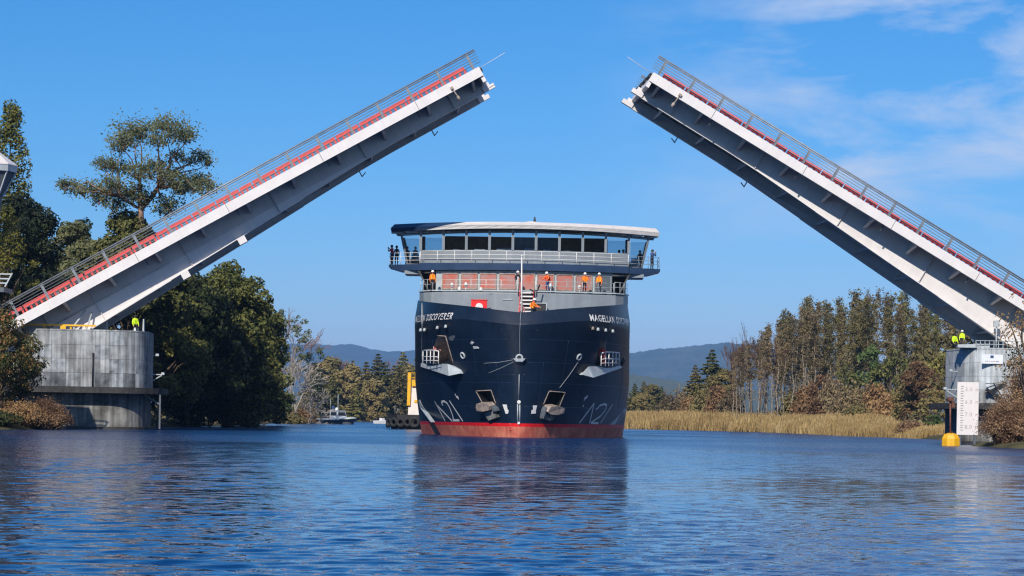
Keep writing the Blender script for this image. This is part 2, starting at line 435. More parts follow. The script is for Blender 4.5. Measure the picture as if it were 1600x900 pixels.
def make_leaf(sg, tip, root, label):
    """sg +1: the tip lies towards local +X (left leaf); -1: towards local -X (right leaf)"""
    ax = (tip - root).normalized() * sg
    ay = BN
    az = ax.cross(ay).normalized()
    L = (tip - root).length
    Mx = Matrix((ax, ay, az)).transposed()
    t = empty('bascule_bridge_leaf', root, Mx.to_euler(), label, 'drawbridge', 'raised leaves of the bascule bridge')
    X = lambda s: sg * (L - s)                           # s = metres from the tip
    W, FB = 11.2, -0.82                                  # deck width, bottom of fascia
    E = L + 3.2                                          # deck ends behind the hinge
    g1, g2 = 2.7, 9.2
    d = MB()
    d.box2((X(0.05), 0.14, -0.30), (X(E), W - 0.14, -0.05))
    for k in range(11): d.box2((X(0.3 + k * 4.35), g1 + 0.1, -0.85), (X(0.5 + k * 4.35), g2 - 0.1, -0.31))
    for q in range(5): d.box2((X(0.3), g1 + 1.1 + q * 1.1, -0.62), (X(E), g1 + 1.22 + q * 1.1, -0.305))
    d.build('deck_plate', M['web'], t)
    for y0, y1 in ((0.0, 0.14), (W - 0.14, W)):
        f = MB(); f.box2((X(0), y0, FB), (X(E - 1.0), y1, 0.0)); f.build('edge_fascia', M['bridge'], t)
        f = MB(); yy = (0.141, 0.42) if y0 == 0 else (W - 0.42, W - 0.141)
        f.box2((X(0.06), yy[0], FB + 0.02), (X(E - 1.0), yy[1], FB + 0.08)); f.build('fascia_flange', M['bridge'], t)
    # plate girders: web + bottom flange that steps twice
    for y in (g1, g2):
        g = MB()
        ss = [0.3] + [i * 2.0 for i in range(1, 25)] + [E]
        lo = [(X(s), y - 0.05, FB - hgird(s)) for s in ss]; hi = [(X(s), y - 0.05, -0.31) for s in ss]
        lob = [(X(s), y + 0.05, FB - hgird(s)) for s in ss]; hib = [(X(s), y + 0.05, -0.31) for s in ss]
        g.prism(lo + hi[::-1], lob + hib[::-1])
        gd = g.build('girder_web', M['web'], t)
        sb_ = [s for s in ss if FB - hgird(s) < -2.0]  # white band over the lower web, its top edge parallel to the deck
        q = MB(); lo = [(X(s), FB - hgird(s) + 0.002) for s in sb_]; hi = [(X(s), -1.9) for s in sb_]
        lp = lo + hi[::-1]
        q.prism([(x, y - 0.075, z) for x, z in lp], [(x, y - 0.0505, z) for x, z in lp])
        q.build('pale_web_band', M['bridge'], t)
        fl = MB()
        for a, b, w, th in ((0.3, 18.4, 0.32, 0.05), (18.4, 31.5, 0.48, 0.08), (31.5, E, 0.62, 0.12)):
            n = 6
            for i in range(n):
                s0, s1 = a + (b - a) * i / n, a + (b - a) * (i + 1) / n
                fl.prism([(X(s0), y - w / 2, FB - hgird(s0) - th), (X(s0), y + w / 2, FB - hgird(s0) - th), (X(s0), y + w / 2, FB - hgird(s0) - 0.002), (X(s0), y - w / 2, FB - hgird(s0) - 0.002)],
                         [(X(s1), y - w / 2, FB - hgird(s1) - th), (X(s1), y + w / 2, FB - hgird(s1) - th), (X(s1), y + w / 2, FB - hgird(s1) - 0.002), (X(s1), y - w / 2, FB - hgird(s1) - 0.002)])
        fl.build('bottom_flange', M['bridge'], t)
        # longitudinal stiffener
    # cantilever brackets and web stiffeners on the near face
    br = MB()
    br.prism([(-0.05, 0.145, FB + 0.075), (-0.05, g1 - 0.052, FB - 0.62), (-0.05, g1 - 0.052, -0.31), (-0.05, 0.145, -0.31)],
             [(0.05, 0.145, FB + 0.075), (0.05, g1 - 0.052, FB - 0.62), (0.05, g1 - 0.052, -0.31), (0.05, 0.145, -0.31)])
    br.bar((0, 0.3, FB + 0.0), (0, g1 - 0.06, FB - 0.66), 0.24, 0.03)
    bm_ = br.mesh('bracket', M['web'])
    for k in range(12):
        s = 1.0 + 4.35 * k
        if s < E - 1: link('bracket', bm_, t, (X(s), 0, 0))
    for k in range(11):
        s = 3.2 + 4.35 * k
        if k % 2 == 0 or k > 7:
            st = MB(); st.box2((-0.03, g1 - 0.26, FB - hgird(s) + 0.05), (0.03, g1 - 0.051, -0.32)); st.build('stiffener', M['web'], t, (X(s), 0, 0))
    # splice plates and a drain pipe on the near girder and fascia
    for s in (9.2, 18.4, 27.4, 36.0):
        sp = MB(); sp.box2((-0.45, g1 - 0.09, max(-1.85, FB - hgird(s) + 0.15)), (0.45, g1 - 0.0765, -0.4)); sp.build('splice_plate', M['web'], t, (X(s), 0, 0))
        sp = MB(); sp.box2((-0.02, -0.012, FB + 0.03), (0.02, -0.001, -0.02)); sp.build('fascia_joint', M['dgrey'], t, (X(s - 3), 0, 0))
    for s in (6.4, 15.1, 23.8, 32.5):
        dp = MB(); dp.tube([(X(s), 0.7, -0.3), (X(s), 0.7, FB - 0.5)], 0.07, 6); dp.build('drain', M['dgrey'], t)
    cb = MB(); cb.tube([(X(1.0), g2 - 0.3, -0.95), (X(20), g2 - 0.3, -1.0), (X(E), g2 - 0.3, -1.0)], 0.09, 6); cb.build('cable_tray', M['dgrey'], t)
    # underside diagonals between the girders
    for k in range(10):
        s = 2.5 + 4.35 * k
        cf = MB()
        cf.box2((-0.07, g1 + 0.06, FB - hgird(s) + 0.18), (0.07, g2 - 0.06, FB - hgird(s) + 0.34)); cf.bar((0, g1 + 0.1, FB - hgird(s) + 0.3), (0, (g1 + g2) / 2, -0.9), 0.1); cf.bar((0, g2 - 0.1, FB - hgird(s) + 0.3), (0, (g1 + g2) / 2, -0.9), 0.1)
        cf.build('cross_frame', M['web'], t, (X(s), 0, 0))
    # handrail: posts and rails, on both edges
    pm = MB()
    for o in (-0.085, 0.085):
        pm.prism([(o - 0.02, -0.10, 0.004), (o - 0.02, 0.12, 0.004), (o - 0.02, 0.07, 1.47), (o - 0.02, -0.05, 1.47)], [(o + 0.02, -0.10, 0.004), (o + 0.02, 0.12, 0.004), (o + 0.02, 0.07, 1.47), (o + 0.02, -0.05, 1.47)])
    pm.box2((-0.12, -0.12, 0.001), (0.12, 0.14, 0.03)); pm.box2((-0.06, -0.03, 0.03), (0.06, 0.05, 1.40))
    pmesh = pm.mesh('post', M['rail'])
    for y in (0.16, W - 0.16):
        k = 0
        while 0.45 + 2.9 * k < E:
            link('post', pmesh, t, (X(0.45 + 2.9 * k), y, 0)); k += 1
        for z, r in ((1.46, 0.062), (1.30, 0.05), (1.06, 0.026), (0.82, 0.026), (0.58, 0.026), (0.34, 0.026)):
            rl = MB(); rl.tube([(X(-0.35), y, z), (X(E), y, z)], r * 1.15, 6); rl.build('rail', M['rail'], t)
    # red barrier elements along the inner edge of the walkway
    def barrier(ln):
        b = MB()
        b.box2((-ln / 2, -0.12, 0.56), (ln / 2, 0.12, 0.90)); b.box2((-ln / 2, -0.14, 0.0), (ln / 2, 0.14, 0.12))
        n = max(3, int(ln / 0.42))
        for i in range(n):
            x = -ln / 2 + 0.09 + (ln - 0.18) * i / (n - 1); b.box2((x - 0.085, -0.1, 0.12), (x + 0.085, 0.1, 0.56))
        return b.mesh('barrier_panel', M['redbar'])
    bl, bs = barrier(2.15), barrier(1.1)
    s, k = 0.9, 0
    while s < E - 2:
        ln = 1.1 if k % 4 == 2 else 2.15
        for y in (2.1, W - 2.1): link('barrier_panel', bs if ln < 2 else bl, t, (X(s + ln / 2), y, -0.049))
        s += ln + 0.13; k += 1
    # tip: end plate, locking noses, rubber bumpers
    ep = MB(); ep.box2((X(-0.03), 0.15, -1.35), (X(0.29), W - 0.15, -0.04)); ep.build('end_plate', M['bridge'], t)
    for y in (g1, g2):
        ns = MB(); ns.box2((X(-0.75), y - 0.22, FB - 1.12), (X(0.31), y + 0.22, FB - 0.72)); ns.box2((X(-0.4), y - 0.14, FB - 0.74), (X(0.31), y + 0.14, FB - 0.42)); ns.build('lock_nose', M['bridge'], t)
    for y in (1.5, 4.2, 7.0, 9.8):
        rb = MB(); rb.box2((X(-0.22), y - 0.9, -0.42), (X(-0.031), y + 0.9, -0.02)); rb.build('rubber_bumper', M['rubber'], t)
    # navigation light hung on a bracket under the fascia
    nl = MB(); s = 2.9
    nl.bar((X(s), -0.06, -0.45), (X(s) + 0.1 * sg, -0.10, -1.35), 0.07); nl.box2((X(s) - 0.13, -0.2, -0.62), (X(s) + 0.13, -0.002, -0.40))
    nl.lathe([(0.0, -1.75), (0.13, -1.72), (0.15, -1.45), (0.08, -1.34), (0, -1.33)], 8, (X(s) + 0.1 * sg, -0.10, 0))
    nl.build('navigation_light', M['tan'], t)
    # small hangers under the far girder
    for s in (5.2, 12.6):
        hg = MB(); zz = FB - hgird(s) - 0.05
        hg.bar((X(s), g2 + 0.1, zz), (X(s), g2 + 0.1, zz - 0.55), 0.09); hg.bar((X(s), g2 + 0.1, zz - 0.5), (X(s - 0.45), g2 + 0.1, zz - 0.32), 0.08); hg.build('hanger', M['dgrey'], t)
    # whip aerial at the tip
    wa = MB(); wa.tube([(X(-0.05), 0.4, -0.1), (X(-2.2), 0.4, 0.0), (X(-2.6), 0.4, 0.02)], 0.022, 5); wa.build('whip_aerial', M['white'], t)
    # conduit along the web
    cd = MB(); cd.tube([(X(31), g1 - 0.14, FB - 1.05), (X(44), g1 - 0.14, FB - 1.0)], 0.06, 6); cd.build('conduit', M['lgrey'], t)
    if sg > 0:
        for s in (24.6, 30.2):                           # floodlights under the near girder
            fb = MB(); zz = FB - hgird(s) - 0.12
            fb.box2((X(s) - 0.35, g1 - 0.75, zz - 0.55), (X(s) + 0.35, g1 + 0.1, zz + 0.02)); fb.build('floodlight_box', M['bridge'], t)
    return t, X, L, FB, g1

leafL, XL, LL, FB, G1 = make_leaf(1, onb(748, 104), onb(23, 497), 'raised bridge leaf on the left, rising to the right with red barriers along its railing')
rdir = (onb(1574, 452) - onb(1022, 113)).normalized()
leafR, XR, LR, _, _ = make_leaf(-1, onb(1022, 113), onb(1022, 113) + rdir * LL, 'raised bridge leaf on the right, sloping down behind the brown bush')

# hydraulic hose loops on the left leaf's foot
hz = MB()
hz.tube([(XL(39.0), G1 - 0.5, FB - 1.2), (XL(40.4), G1 - 0.8, FB - 1.9), (XL(41.2), G1 - 0.8, FB - 2.9), (XL(42.6), G1 - 0.7, FB - 3.3)], 0.09, 6)
hz.tube([(XL(38.6), G1 - 0.5, FB - 1.6), (XL(39.6), G1 - 0.9, FB - 2.6), (XL(41.0), G1 - 0.9, FB - 3.4)], 0.07, 6)
hz.build('hydraulic_hose', M['lgrey'], leafL)

# ---------------------------------------------------------------- concrete piers
def outline(hw, dp, rad, off=0.0, seg=8):
    """rounded rectangle in plan: front edge on y=0, depth dp, half width hw, grown by off"""
    hw, y0, y1, r = hw + off, -off, dp + off, rad + off
    pts = []
    for cx, cy, a0 in ((hw - r, y0 + r, -90), (hw - r, y1 - r, 0), (-hw + r, y1 - r, 90), (-hw + r, y0 + r, 180)):
        for k in range(seg + 1):
            a = R(a0 + 90 * k / seg)
            pts.append((cx + r * math.cos(a), cy + r * math.sin(a)))
    return pts
def solid(mb, pts, z0, z1):
    return mb.prism([(x, y, z0) for x, y in pts], [(x, y, z1) for x, y in pts])

HW, DP, RC = 5.4, 11.0, 3.0
ZT, ZL = 8.35, 3.55
RH = (ZT - 0.12 - ZL) / 4
def panel_flat(w):
    m = MB(); m.box2((-w / 2 + 0.008, 0.0, 0.009), (w / 2 - 0.008, 0.1, RH - 0.009)); return m.mesh('panel', M['concrete'])
def panel_arc():
    m = MB(); a0 = R(22.5) / 2 - 0.0027
    ro, ri = RC, RC - 0.1
    aa = [-a0 + 2 * a0 * i / 3 for i in range(4)]
    loop = [(ro * math.sin(a), RC - ro * math.cos(a)) for a in aa] + [(ri * math.sin(a), RC - ri * math.cos(a)) for a in aa[::-1]]
    solid(m, loop, 0.009, RH - 0.009)
    return m.mesh('panel', M['concrete'])
P_F, P_S, P_A = panel_flat(1.2), panel_flat(1.25), panel_arc()

def make_pier(u, label, con, stains):
    c = onb(u, 600, 0.6)
    t = empty('bridge_pier', (c.x, c.y, 0), (0, 0, YAW), label, 'pier', 'concrete piers of the bascule bridge')
    b = MB(); solid(b, outline(HW, DP, RC, -0.07), ZL - 0.2, ZT - 0.14); b.build('drum_core', M['joint'], t)
    b = MB(); solid(b, outline(HW, DP, RC, 0.03), ZT - 0.12, ZT); b.build('capping', M[con], t)
    b = MB(); solid(b, outline(HW, DP, RC, -0.12), -3.0, ZL - 0.5); b.build('base', M['wetcon'], t)
    b = MB(); solid(b, outline(HW, DP, RC, 1.35), ZL - 0.52, ZL - 0.02); b.build('ledge', M['fender'], t)
    b = MB(); solid(b, outline(HW, DP, RC, 0.10), -1.0, 0.22); b.build('footing_band', M['fender'], t)
    def face(o, r, k):
        m_ = stains.get((r, k), con)
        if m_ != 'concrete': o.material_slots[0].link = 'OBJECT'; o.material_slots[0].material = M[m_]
        return o
    for r in range(4):
        z = ZL + r * RH
        for k in range(4):
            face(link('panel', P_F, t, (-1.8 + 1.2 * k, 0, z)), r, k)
        for sx in (1, -1):
            for k in range(4):
                o = face(link('panel', P_A, t), r, (4 + k) if sx > 0 else (-1 - k))
                a = R(22.5) * (k + 0.5) * sx
                # rotate about the corner's centre (local point (0, RC))
                o.rotation_euler = (0, 0, a)
                cx, cy = sx * (HW - RC), RC
                o.location = (cx + RC * math.sin(a), cy - RC * math.cos(a), z)
            for k in range(4):
                o = face(link('panel', P_S, t), r, 99)
                o.rotation_euler = (0, 0, R(90) * sx)
                o.location = (sx * HW, RC + 0.625 + 1.25 * k, z)
    return t
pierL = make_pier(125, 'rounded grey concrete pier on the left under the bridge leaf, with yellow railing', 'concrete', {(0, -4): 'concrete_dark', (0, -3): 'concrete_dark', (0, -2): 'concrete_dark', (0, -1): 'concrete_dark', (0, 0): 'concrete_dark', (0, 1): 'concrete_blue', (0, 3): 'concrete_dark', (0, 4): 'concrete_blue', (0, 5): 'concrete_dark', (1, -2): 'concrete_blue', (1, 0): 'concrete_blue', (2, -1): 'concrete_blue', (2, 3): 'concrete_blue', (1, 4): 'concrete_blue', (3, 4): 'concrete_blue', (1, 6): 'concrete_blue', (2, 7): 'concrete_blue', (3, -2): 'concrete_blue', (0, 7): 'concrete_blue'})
pierR = make_pier(1612, 'rounded sunlit concrete pier on the right behind the white gauge board', 'concrete_sunlit', {(1, 0): 'concrete', (3, 5): 'concrete', (0, -2): 'concrete', (2, -4): 'concrete'})

# fittings of the piers
for pr, sx in ((pierL, 1), (pierR, -1)):
    for z, ln in ((6.35, 0.65), (4.75, 1.15)):
        b = MB(); x0 = sx * HW
        b.bar((x0, 4.2, z), (x0 + sx * ln, 4.0, z), 0.08)
        if ln > 1: b.bar((x0, 4.2, z - 0.7), (x0 + sx * ln, 4.0, z - 0.02), 0.09)
        b.box2((x0 + sx * (ln - 0.12), 3.85, z - 0.02), (x0 + sx * (ln + 0.14), 4.15, z + 0.18))
        b.build('lamp_bracket', M['lgrey'], pr)
b = MB(); b.tube([(1.05, -0.1, 3.56), (1.05, -0.1, 6.4)], 0.07, 6); b.build('drain_pipe', M['black'], pierL)
b = MB()
b.bar((6.55, 1.5, 0.1), (6.55, 1.5, 3.0), 0.14); b.bar((5.2, 1.8, 3.0), (6.5, 1.5, 2.2), 0.12)
b.build('ledge_strut', M['dgrey'], pierL)
# yellow guard railing on the left pier's top
rr = empty('guard_railing', pierL.matrix_basis @ Vector((-1.9, 1.2, ZT)), (0, 0, YAW), 'yellow guard railing along the top of the left pier', 'railing')
b = MB(); b.bar((-3.3, 0, 0.36), (3.0, 0, 0.36), 0.12, 0.14); b.build('top_rail', M['yellow'], rr)
for x in (-3.0, -1.3, 0.15, 0.9, 2.2):
    b = MB(); b.box2((x - 0.07, 0.061, 0.0), (x + 0.07, 0.18, 0.34)); b.build('post', M['yellow'], rr)
b = MB(); b.box2((0.05, -0.06, 0.0), (0.5, 0.055, 0.285)); b.build('gate_plate', M['yellow'], rr)
# grey railing on the right pier's top
rr = empty('guard_railing', pierR.matrix_basis @ Vector((-2.6, 0.6, ZT)), (0, 0, YAW), 'low grey mesh railing along the top of the right pier', 'railing')
for z in (0.62, 0.32):
    b = MB(); b.tube([(-2.2, 0, z), (3.4, 0, z)], 0.03, 6); b.build('rail', M['lgrey'], rr)
pm_ = MB(); pm_.box2((-0.03, 0.035, 0), (0.03, 0.09, 0.66)); pm_ = pm_.mesh('post', M['lgrey'])
for k in range(15): link('post', pm_, rr, (-2.2 + 0.4 * k, 0, 0))
# timber landing at the right pier's left edge
b = MB(); b.prism([(-6.3, 1.0, 8.36), (-3.6, 0.7, 8.36), (-3.4, 3.0, 8.36), (-6.0, 3.0, 8.36)], [(-6.3, 1.0, 8.62), (-3.6, 0.7, 8.72), (-3.4, 3.0, 8.72), (-6.0, 3.0, 8.62)]); b.build('landing_slab', M['lgrey'], pierR)
b = MB(); b.tube([(-2.9, 1.0, 8.4), (-2.9, 1.0, 10.2)], 0.07, 6); b.box2((-3.15, 0.85, 10.2), (-2.65, 1.15, 10.75)); b.build('signal_post', M['lgrey'], pierR)
# hinge blocks and small clutter on the left pier
for x, y, w, h in ((1.0, 4.0, 1.5, 0.9), (4.2, 3.2, 0.5, 0.35), (4.9, 3.0, 0.12, 1.1)):
    b = MB(); b.prism([(x - w / 2, y, ZT + 0.002), (x + w / 2, y, ZT + 0.002), (x + w / 2, y + 1, ZT + 0.002), (x - w / 2, y + 1, ZT + 0.002)], [(x - w * 0.3, y + 0.1, ZT + h), (x + w * 0.45, y + 0.1, ZT + h), (x + w * 0.45, y + 0.9, ZT + h), (x - w * 0.3, y + 0.9, ZT + h)]); b.build('bearing_block', M['lgrey'], pierL)
# steel cross brace on the right pier; the thick lower bar draws its shadow
b = MB()
for p, q, w in (((-0.9, -0.25, 5.1), (0.9, -0.25, 5.2), 0.06), ((-0.9, -0.25, 4.2), (0.8, -0.25, 5.15), 0.2), ((-0.9, -0.4, 4.6), (0.75, -0.4, 3.6), 0.26), ((-0.3, -0.52, 5.1), (0.7, -0.52, 3.6), 0.09)): b.bar(p, q, w)
xb = b.build('brace_and_shadow', M['black'], pierR, (-3.2, 0.1, 0.15))
# banner
bn = empty('banner', pierR.matrix_basis @ Vector((-3.55, -0.04, 7.35)), (0, 0, YAW), 'white banner with a small blue emblem on the right pier', 'banner')
b = MB(); b.box2((-0.95, -0.03, -0.38), (0.95, 0.0, 0.42)); b.build('cloth', M['cloth_white'], bn)
b = MB(); b.box2((-0.17, -0.036, 0.10), (0.13, -0.0305, 0.34)); b.build('emblem', M['bluecloth'], bn)
b = MB()
for k in range(8): b.box2((-0.62 + k * 0.16, -0.036, -0.22), (-0.50 + k * 0.16, -0.0305, -0.13))
b.build('print_line', M['print'], bn)

# ---------------------------------------------------------------- text helper
def text_mesh(s, size, extrude=0.0, shear=0.0, align='LEFT', offset=0.0):
    c = bpy.data.curves.new('lettering', 'FONT')
    c.body, c.size, c.extrude, c.shear, c.align_x, c.resolution_u, c.offset, c.space_word = s, size, extrude, shear, align, 2, offset, 1.5
    c.space_character = 1.1
    o = bpy.data.objects.new('lettering', c); col.objects.link(o)
    dg = bpy.context.evaluated_depsgraph_get()
    me = bpy.data.meshes.new_from_object(o.evaluated_get(dg))
    bpy.data.objects.remove(o); bpy.data.curves.remove(c)
    me.materials.clear()
    return me

# ---------------------------------------------------------------- gauge board and float
c = at(1512.5, 638, 184)
gb = empty('gauge_board', (c.x, c.y, 0), (0, 0, 0), 'tall white clearance gauge board with metre marks in front of the right pier', 'gauge board')
zb, zt = at(1512, 679.5, 184).z, at(1512, 597, 184).z
b = MB(); b.box2((-0.90, 0, zb), (0.86, 0.06, zt)); b.build('board', M['sign'], gb)
for x in (-0.6, 0.6):
    b = MB(); b.box2((x - 0.08, 0.061, -2.5), (x + 0.08, 0.2, zt - 0.2)); b.build('leg', M['dgrey'], gb)
tk = MB()
for k in range(19):
    z = zt - 0.35 - k * 0.2
    tk.box2((-0.62, -0.006, z - 0.025), (-0.36 - (0.06 if k % 2 else 0), -0.001, z + 0.025))
tk.build('tick_mark', M['printdk'], gb)
for k, s in enumerate(('5.0 m', '6.0 m', '7.0 m', '8.0 m')):
    me = text_mesh(s, 0.46); me.materials.append(M['print'])
    o = link('numeral', me, gb, (-0.26, -0.008, zt - 0.75 - k * 1.03)); o.rotation_euler = (R(90), 0, 0)
c = at(1485.5, 697, 172)
fl = empty('marker_float', (c.x, c.y, 0), (0, 0, 0.2), 'yellow float with a rusty post on the water by the gauge board', 'buoy')
b = MB(); b.lathe([(0, -0.5), (0.66, -0.5), (0.72, 0.0), (0.72, 0.55), (0.55, 0.86), (0.25, 0.98), (0, 0.98)], 8, smooth=False); b.build('float_body', M['yellow'], fl)
b = MB(); b.tube([(-0.05, 0, 0.95), (-0.1, 0, 3.4)], 0.075, 8); b.build('post', M['rust'], fl)
b = MB(); b.box2((-0.32, -0.16, 3.35), (0.12, 0.16, 3.72)); b.tube([(-0.22, -0.3, 3.55), (-0.22, 0.3, 3.55)], 0.13, 8); b.box2((0.0, -0.1, 2.95), (0.22, 0.1, 3.34)); b.build('top_fitting', M['rust'], fl)
b = MB(); b.torus((0.05, 0, 0.98), (0, 1, 0), 0.1, 0.03, 10, 5); b.build('lifting_eye', M['rust'], fl)

# ================================================================ THE SHIP (local: x to the right, y aft, z up; origin at the stem on the water)
SO = Vector((0.55, 179.0, 0.0))
SK = 179.0 / 188.0
SYAW = R(-0.85)
SM = Matrix.Translation(SO) @ Matrix.Rotation(SYAW, 4, 'Z') @ Matrix.Scale(SK, 4)
SMI = SM.inverted()
ship = empty('expedition_ship', SO, (0, 0, SYAW), 'navy blue ship with a red waterline coming bow first under the open bridge', 'ship')
CAML = SMI @ Vector((0, 0, CAMZ))
ship.scale = (SK, SK, SK)
def S(u, v, ly):
    d = SMI @ at(u, v, 100.0) - CAML
    return CAML + d * ((ly - CAML.y) / d.y)
def lerp_t(tab, z):
    if z <= tab[0][0]: return tab[0][1]
    for (a, p), (b, q) in zip(tab, tab[1:]):
        if z <= b: return p + (q - p) * (z - a) / (b - a)
    return tab[-1][1]
T_B = [(-2, 9.4), (0, 9.68), (1.15, 9.8), (3, 9.95), (5, 10.0), (9, 9.7), (13, 9.6)]
T_L = [(-2, 30), (0, 28), (3, 25), (6, 21), (9.5, 16), (13, 15)]
T_P = [(-2, 1.5), (0, 1.5), (5, 1.75), (9.5, 2.0), (13, 2.0)]
T_Q = [(-2, 1.5), (0, 1.5), (5, 1.75), (9.5, 2.0), (13, 2.0)]
T_Y = [(-2, 0.5), (0, 0.0), (3, -0.25), (6, -0.8), (9.5, -1.7), (13, -1.7)]
def ztop(y): return 10.45 + 1.95 * min(1, max(0, y + 1.7) / 21) ** 0.55
def zknuckle(y): return ztop(y) - 1.1 - 0.8 * min(1, max(0, y) / 20)
def hpt(t, z, zk=99.0, inset=0.0):
    """hull point on the positive side: t 0..1 along the entrance"""
    k = max(0.0, z - zk)
    L, y0 = lerp_t(T_L, z), lerp_t(T_Y, z) + inset
    hb = lerp_t(T_B, z) * (1 - (1 - t) ** lerp_t(T_P, z)) ** (1 / lerp_t(T_Q, z)) if t < 1 else lerp_t(T_B, z)
    y = y0 + L * t + 0.60 * k * (1 - t)
    return max(0.0, hb - ((0.12 + 0.24 * (1 - min(1, t))) * k + inset) * min(1, t * 12)), y
NT = 40
TS = [(i / (NT - 1)) ** 2.2 for i in range(NT)]
AFT = [42.0, 60.0, 78.0, 92.0]
def hull_rows(rows, inset=0.0):
    """rows: functions giving z from the nominal station y; returns list of rows of (x>=0, y, z)"""
    out = []
    for zf in rows:
        r = []
        for t in TS:
            yn = -1.7 + 15 * t
            z = zf(yn)
            x, y = hpt(t, z, zknuckle(yn), inset)
            r.append((x, y, z))
        for ya in AFT:
            z = zf(ya)
            taper = 1 - 0.12 * max(0, (ya - 60) / 32) ** 2
            r.append((max(0, r[NT - 1][0] * taper), ya, z))
        out.append(r)
    return out
def loft_closed(rows):
    """closed solid from rows of one side (x >= 0): mirror, bridge bottom and top, close the stern"""
    nr, nc = len(rows), len(rows[0])
    v, idx = [], {}
    for sgn in (1, -1):
        for i in range(nr):
            for j in range(nc):
                x, y, z = rows[i][j]
                if j == 0:
                    if sgn == -1: idx[(sgn, i, j)] = idx[(1, i, j)]; continue
                    x = 0.0
                idx[(sgn, i, j)] = len(v); v.append((x * sgn, y, z))
    f = []
    for sgn in (1, -1):
        for i in range(nr - 1):
            for j in range(nc - 1):
                q = [idx[(sgn, i, j)], idx[(sgn, i, j + 1)], idx[(sgn, i + 1, j + 1)], idx[(sgn, i + 1, j)]]
                q2 = [q[k] for k in range(len(q)) if q[k] != q[k - 1]]
                if len(q2) > 2: f.append(q2)
    for i in (0, nr - 1):
        for j in range(nc - 1):
            q = [idx[(1, i, j)], idx[(1, i, j + 1)], idx[(-1, i, j + 1)], idx[(-1, i, j)]]
            q2 = [q[k] for k in range(len(q)) if q[k] != q[k - 1]]
            if len(q2) > 2: f.append(q2)
    st = [idx[(1, i, nc - 1)] for i in range(nr)] + [idx[(-1, i, nc - 1)] for i in range(nr - 1, -1, -1)]
    f.append(st)
    return v, f
ZB = 1.18
rows = []
for k in range(13):
    rows.append(lambda y, a=k / 12: ZB + a * (zknuckle(y) - ZB))
for k in (0.5, 1.0):
    rows.append(lambda y, a=k: zknuckle(y) + a * (ztop(y) - zknuckle(y)))
hr = hull_rows(rows)
inner_top = hull_rows([lambda y: ztop(y)], 0.16)[0]
DECKZ = 9.9
inner_deck = [(x, y, min(DECKZ, z - 0.3)) for x, y, z in inner_top]
hv, hf = loft_closed(hr + [inner_top, inner_deck])
mb = MB(); mb.add(hv, hf, True)
hull_me = mb.mesh('hull', [M['hull'], M['tan'], M['black']])
bvh = BVHTree.FromPolygons([Vector(p) for p in hv], hf)
red_rows = hull_rows([lambda y, z=z: z for z in (-2.0, -1.0, 0.0, 0.5, 0.9)])
rv, rf = loft_closed(red_rows)
mb = MB(); mb.add(rv, rf, True)
o = link('boot_top', mb.mesh('boot_top', [M['boot']]), ship); o.data.set_sharp_from_angle(angle=R(35))
rv2, rf2 = loft_closed(hull_rows([lambda y, z=z: z for z in (0.901, 1.179)]))
mb = MB(); mb.add(rv2, rf2, True)
o = link('red_waterline_stripe', mb.mesh('red_waterline_stripe', [M['red']]), ship); o.data.set_sharp_from_angle(angle=R(35))
bvh_all = BVHTree.FromPolygons([Vector(p) for p in hv + rv], hf + [[i + len(hv) for i in f] for f in rf])

def ray(u, v):
    d = (S(u, v, 0) - CAML).normalized()
    p, n, i, _ = bvh_all.ray_cast(CAML, d)
    if p is None:
        p = CAML + d * (200.0 / d.y); n = Vector((0, -1, 0))
    if n.dot(d) > 0: n = -n
    return p, n
def on_hull(pts):
    r = [ray(u, v) for u, v in pts]
    n = Vector((0, 0, 0))
    for _, q in r: n += q
    n.normalize()
    return [p for p, _ in r], n, [q for _, q in r]
def hull_prism(name, pts, o0, o1, m, parent=None, each=True, flat=False):
    P, n, Ns = on_hull(pts)
    if flat: n = Vector((n.x, n.y, 0)).normalized()
    a = [p + (q if each else n) * o0 for p, q in zip(P, Ns)]
    b = [p + (q if each else n) * o1 for p, q in zip(P, Ns)]
    mm = MB(); mm.prism(a, b)
    return mm.build(name, m, parent or ship)
def dense(pts, n=6):
    out = []
    for a, b in zip(pts, pts[1:]):
        for i in range(n): out.append((a[0] + (b[0] - a[0]) * i / n, a[1] + (b[1] - a[1]) * i / n))
    return out + [pts[-1]]
def hull_line(name, pts, r, m, parent=None, n=6, off=0.0):
    q = [ray(u, v) for u, v in dense(pts, n)]
    mm = MB(); mm.tube([p + nn * off for p, nn in q], r, 5)
    return mm.build(name, m, parent or ship)
def hull_stroke(mb, pts, w, n=5):
    """flat painted band of width w following the plating"""
    q = [ray(u, v) for u, v in dense(pts, n)]
    L_, R_ = [], []
    for i, (p, nn) in enumerate(q):
        d = q[min(i + 1, len(q) - 1)][0] - q[max(i - 1, 0)][0]
        s = nn.cross(d).normalized() * (w / 2)
        L_.append(p + s + nn * 0.02); R_.append(p - s + nn * 0.02)
    m_ = len(q)
    mb.add(L_ + R_, [(i, i + 1, m_ + i + 1, m_ + i) for i in range(m_ - 1)])

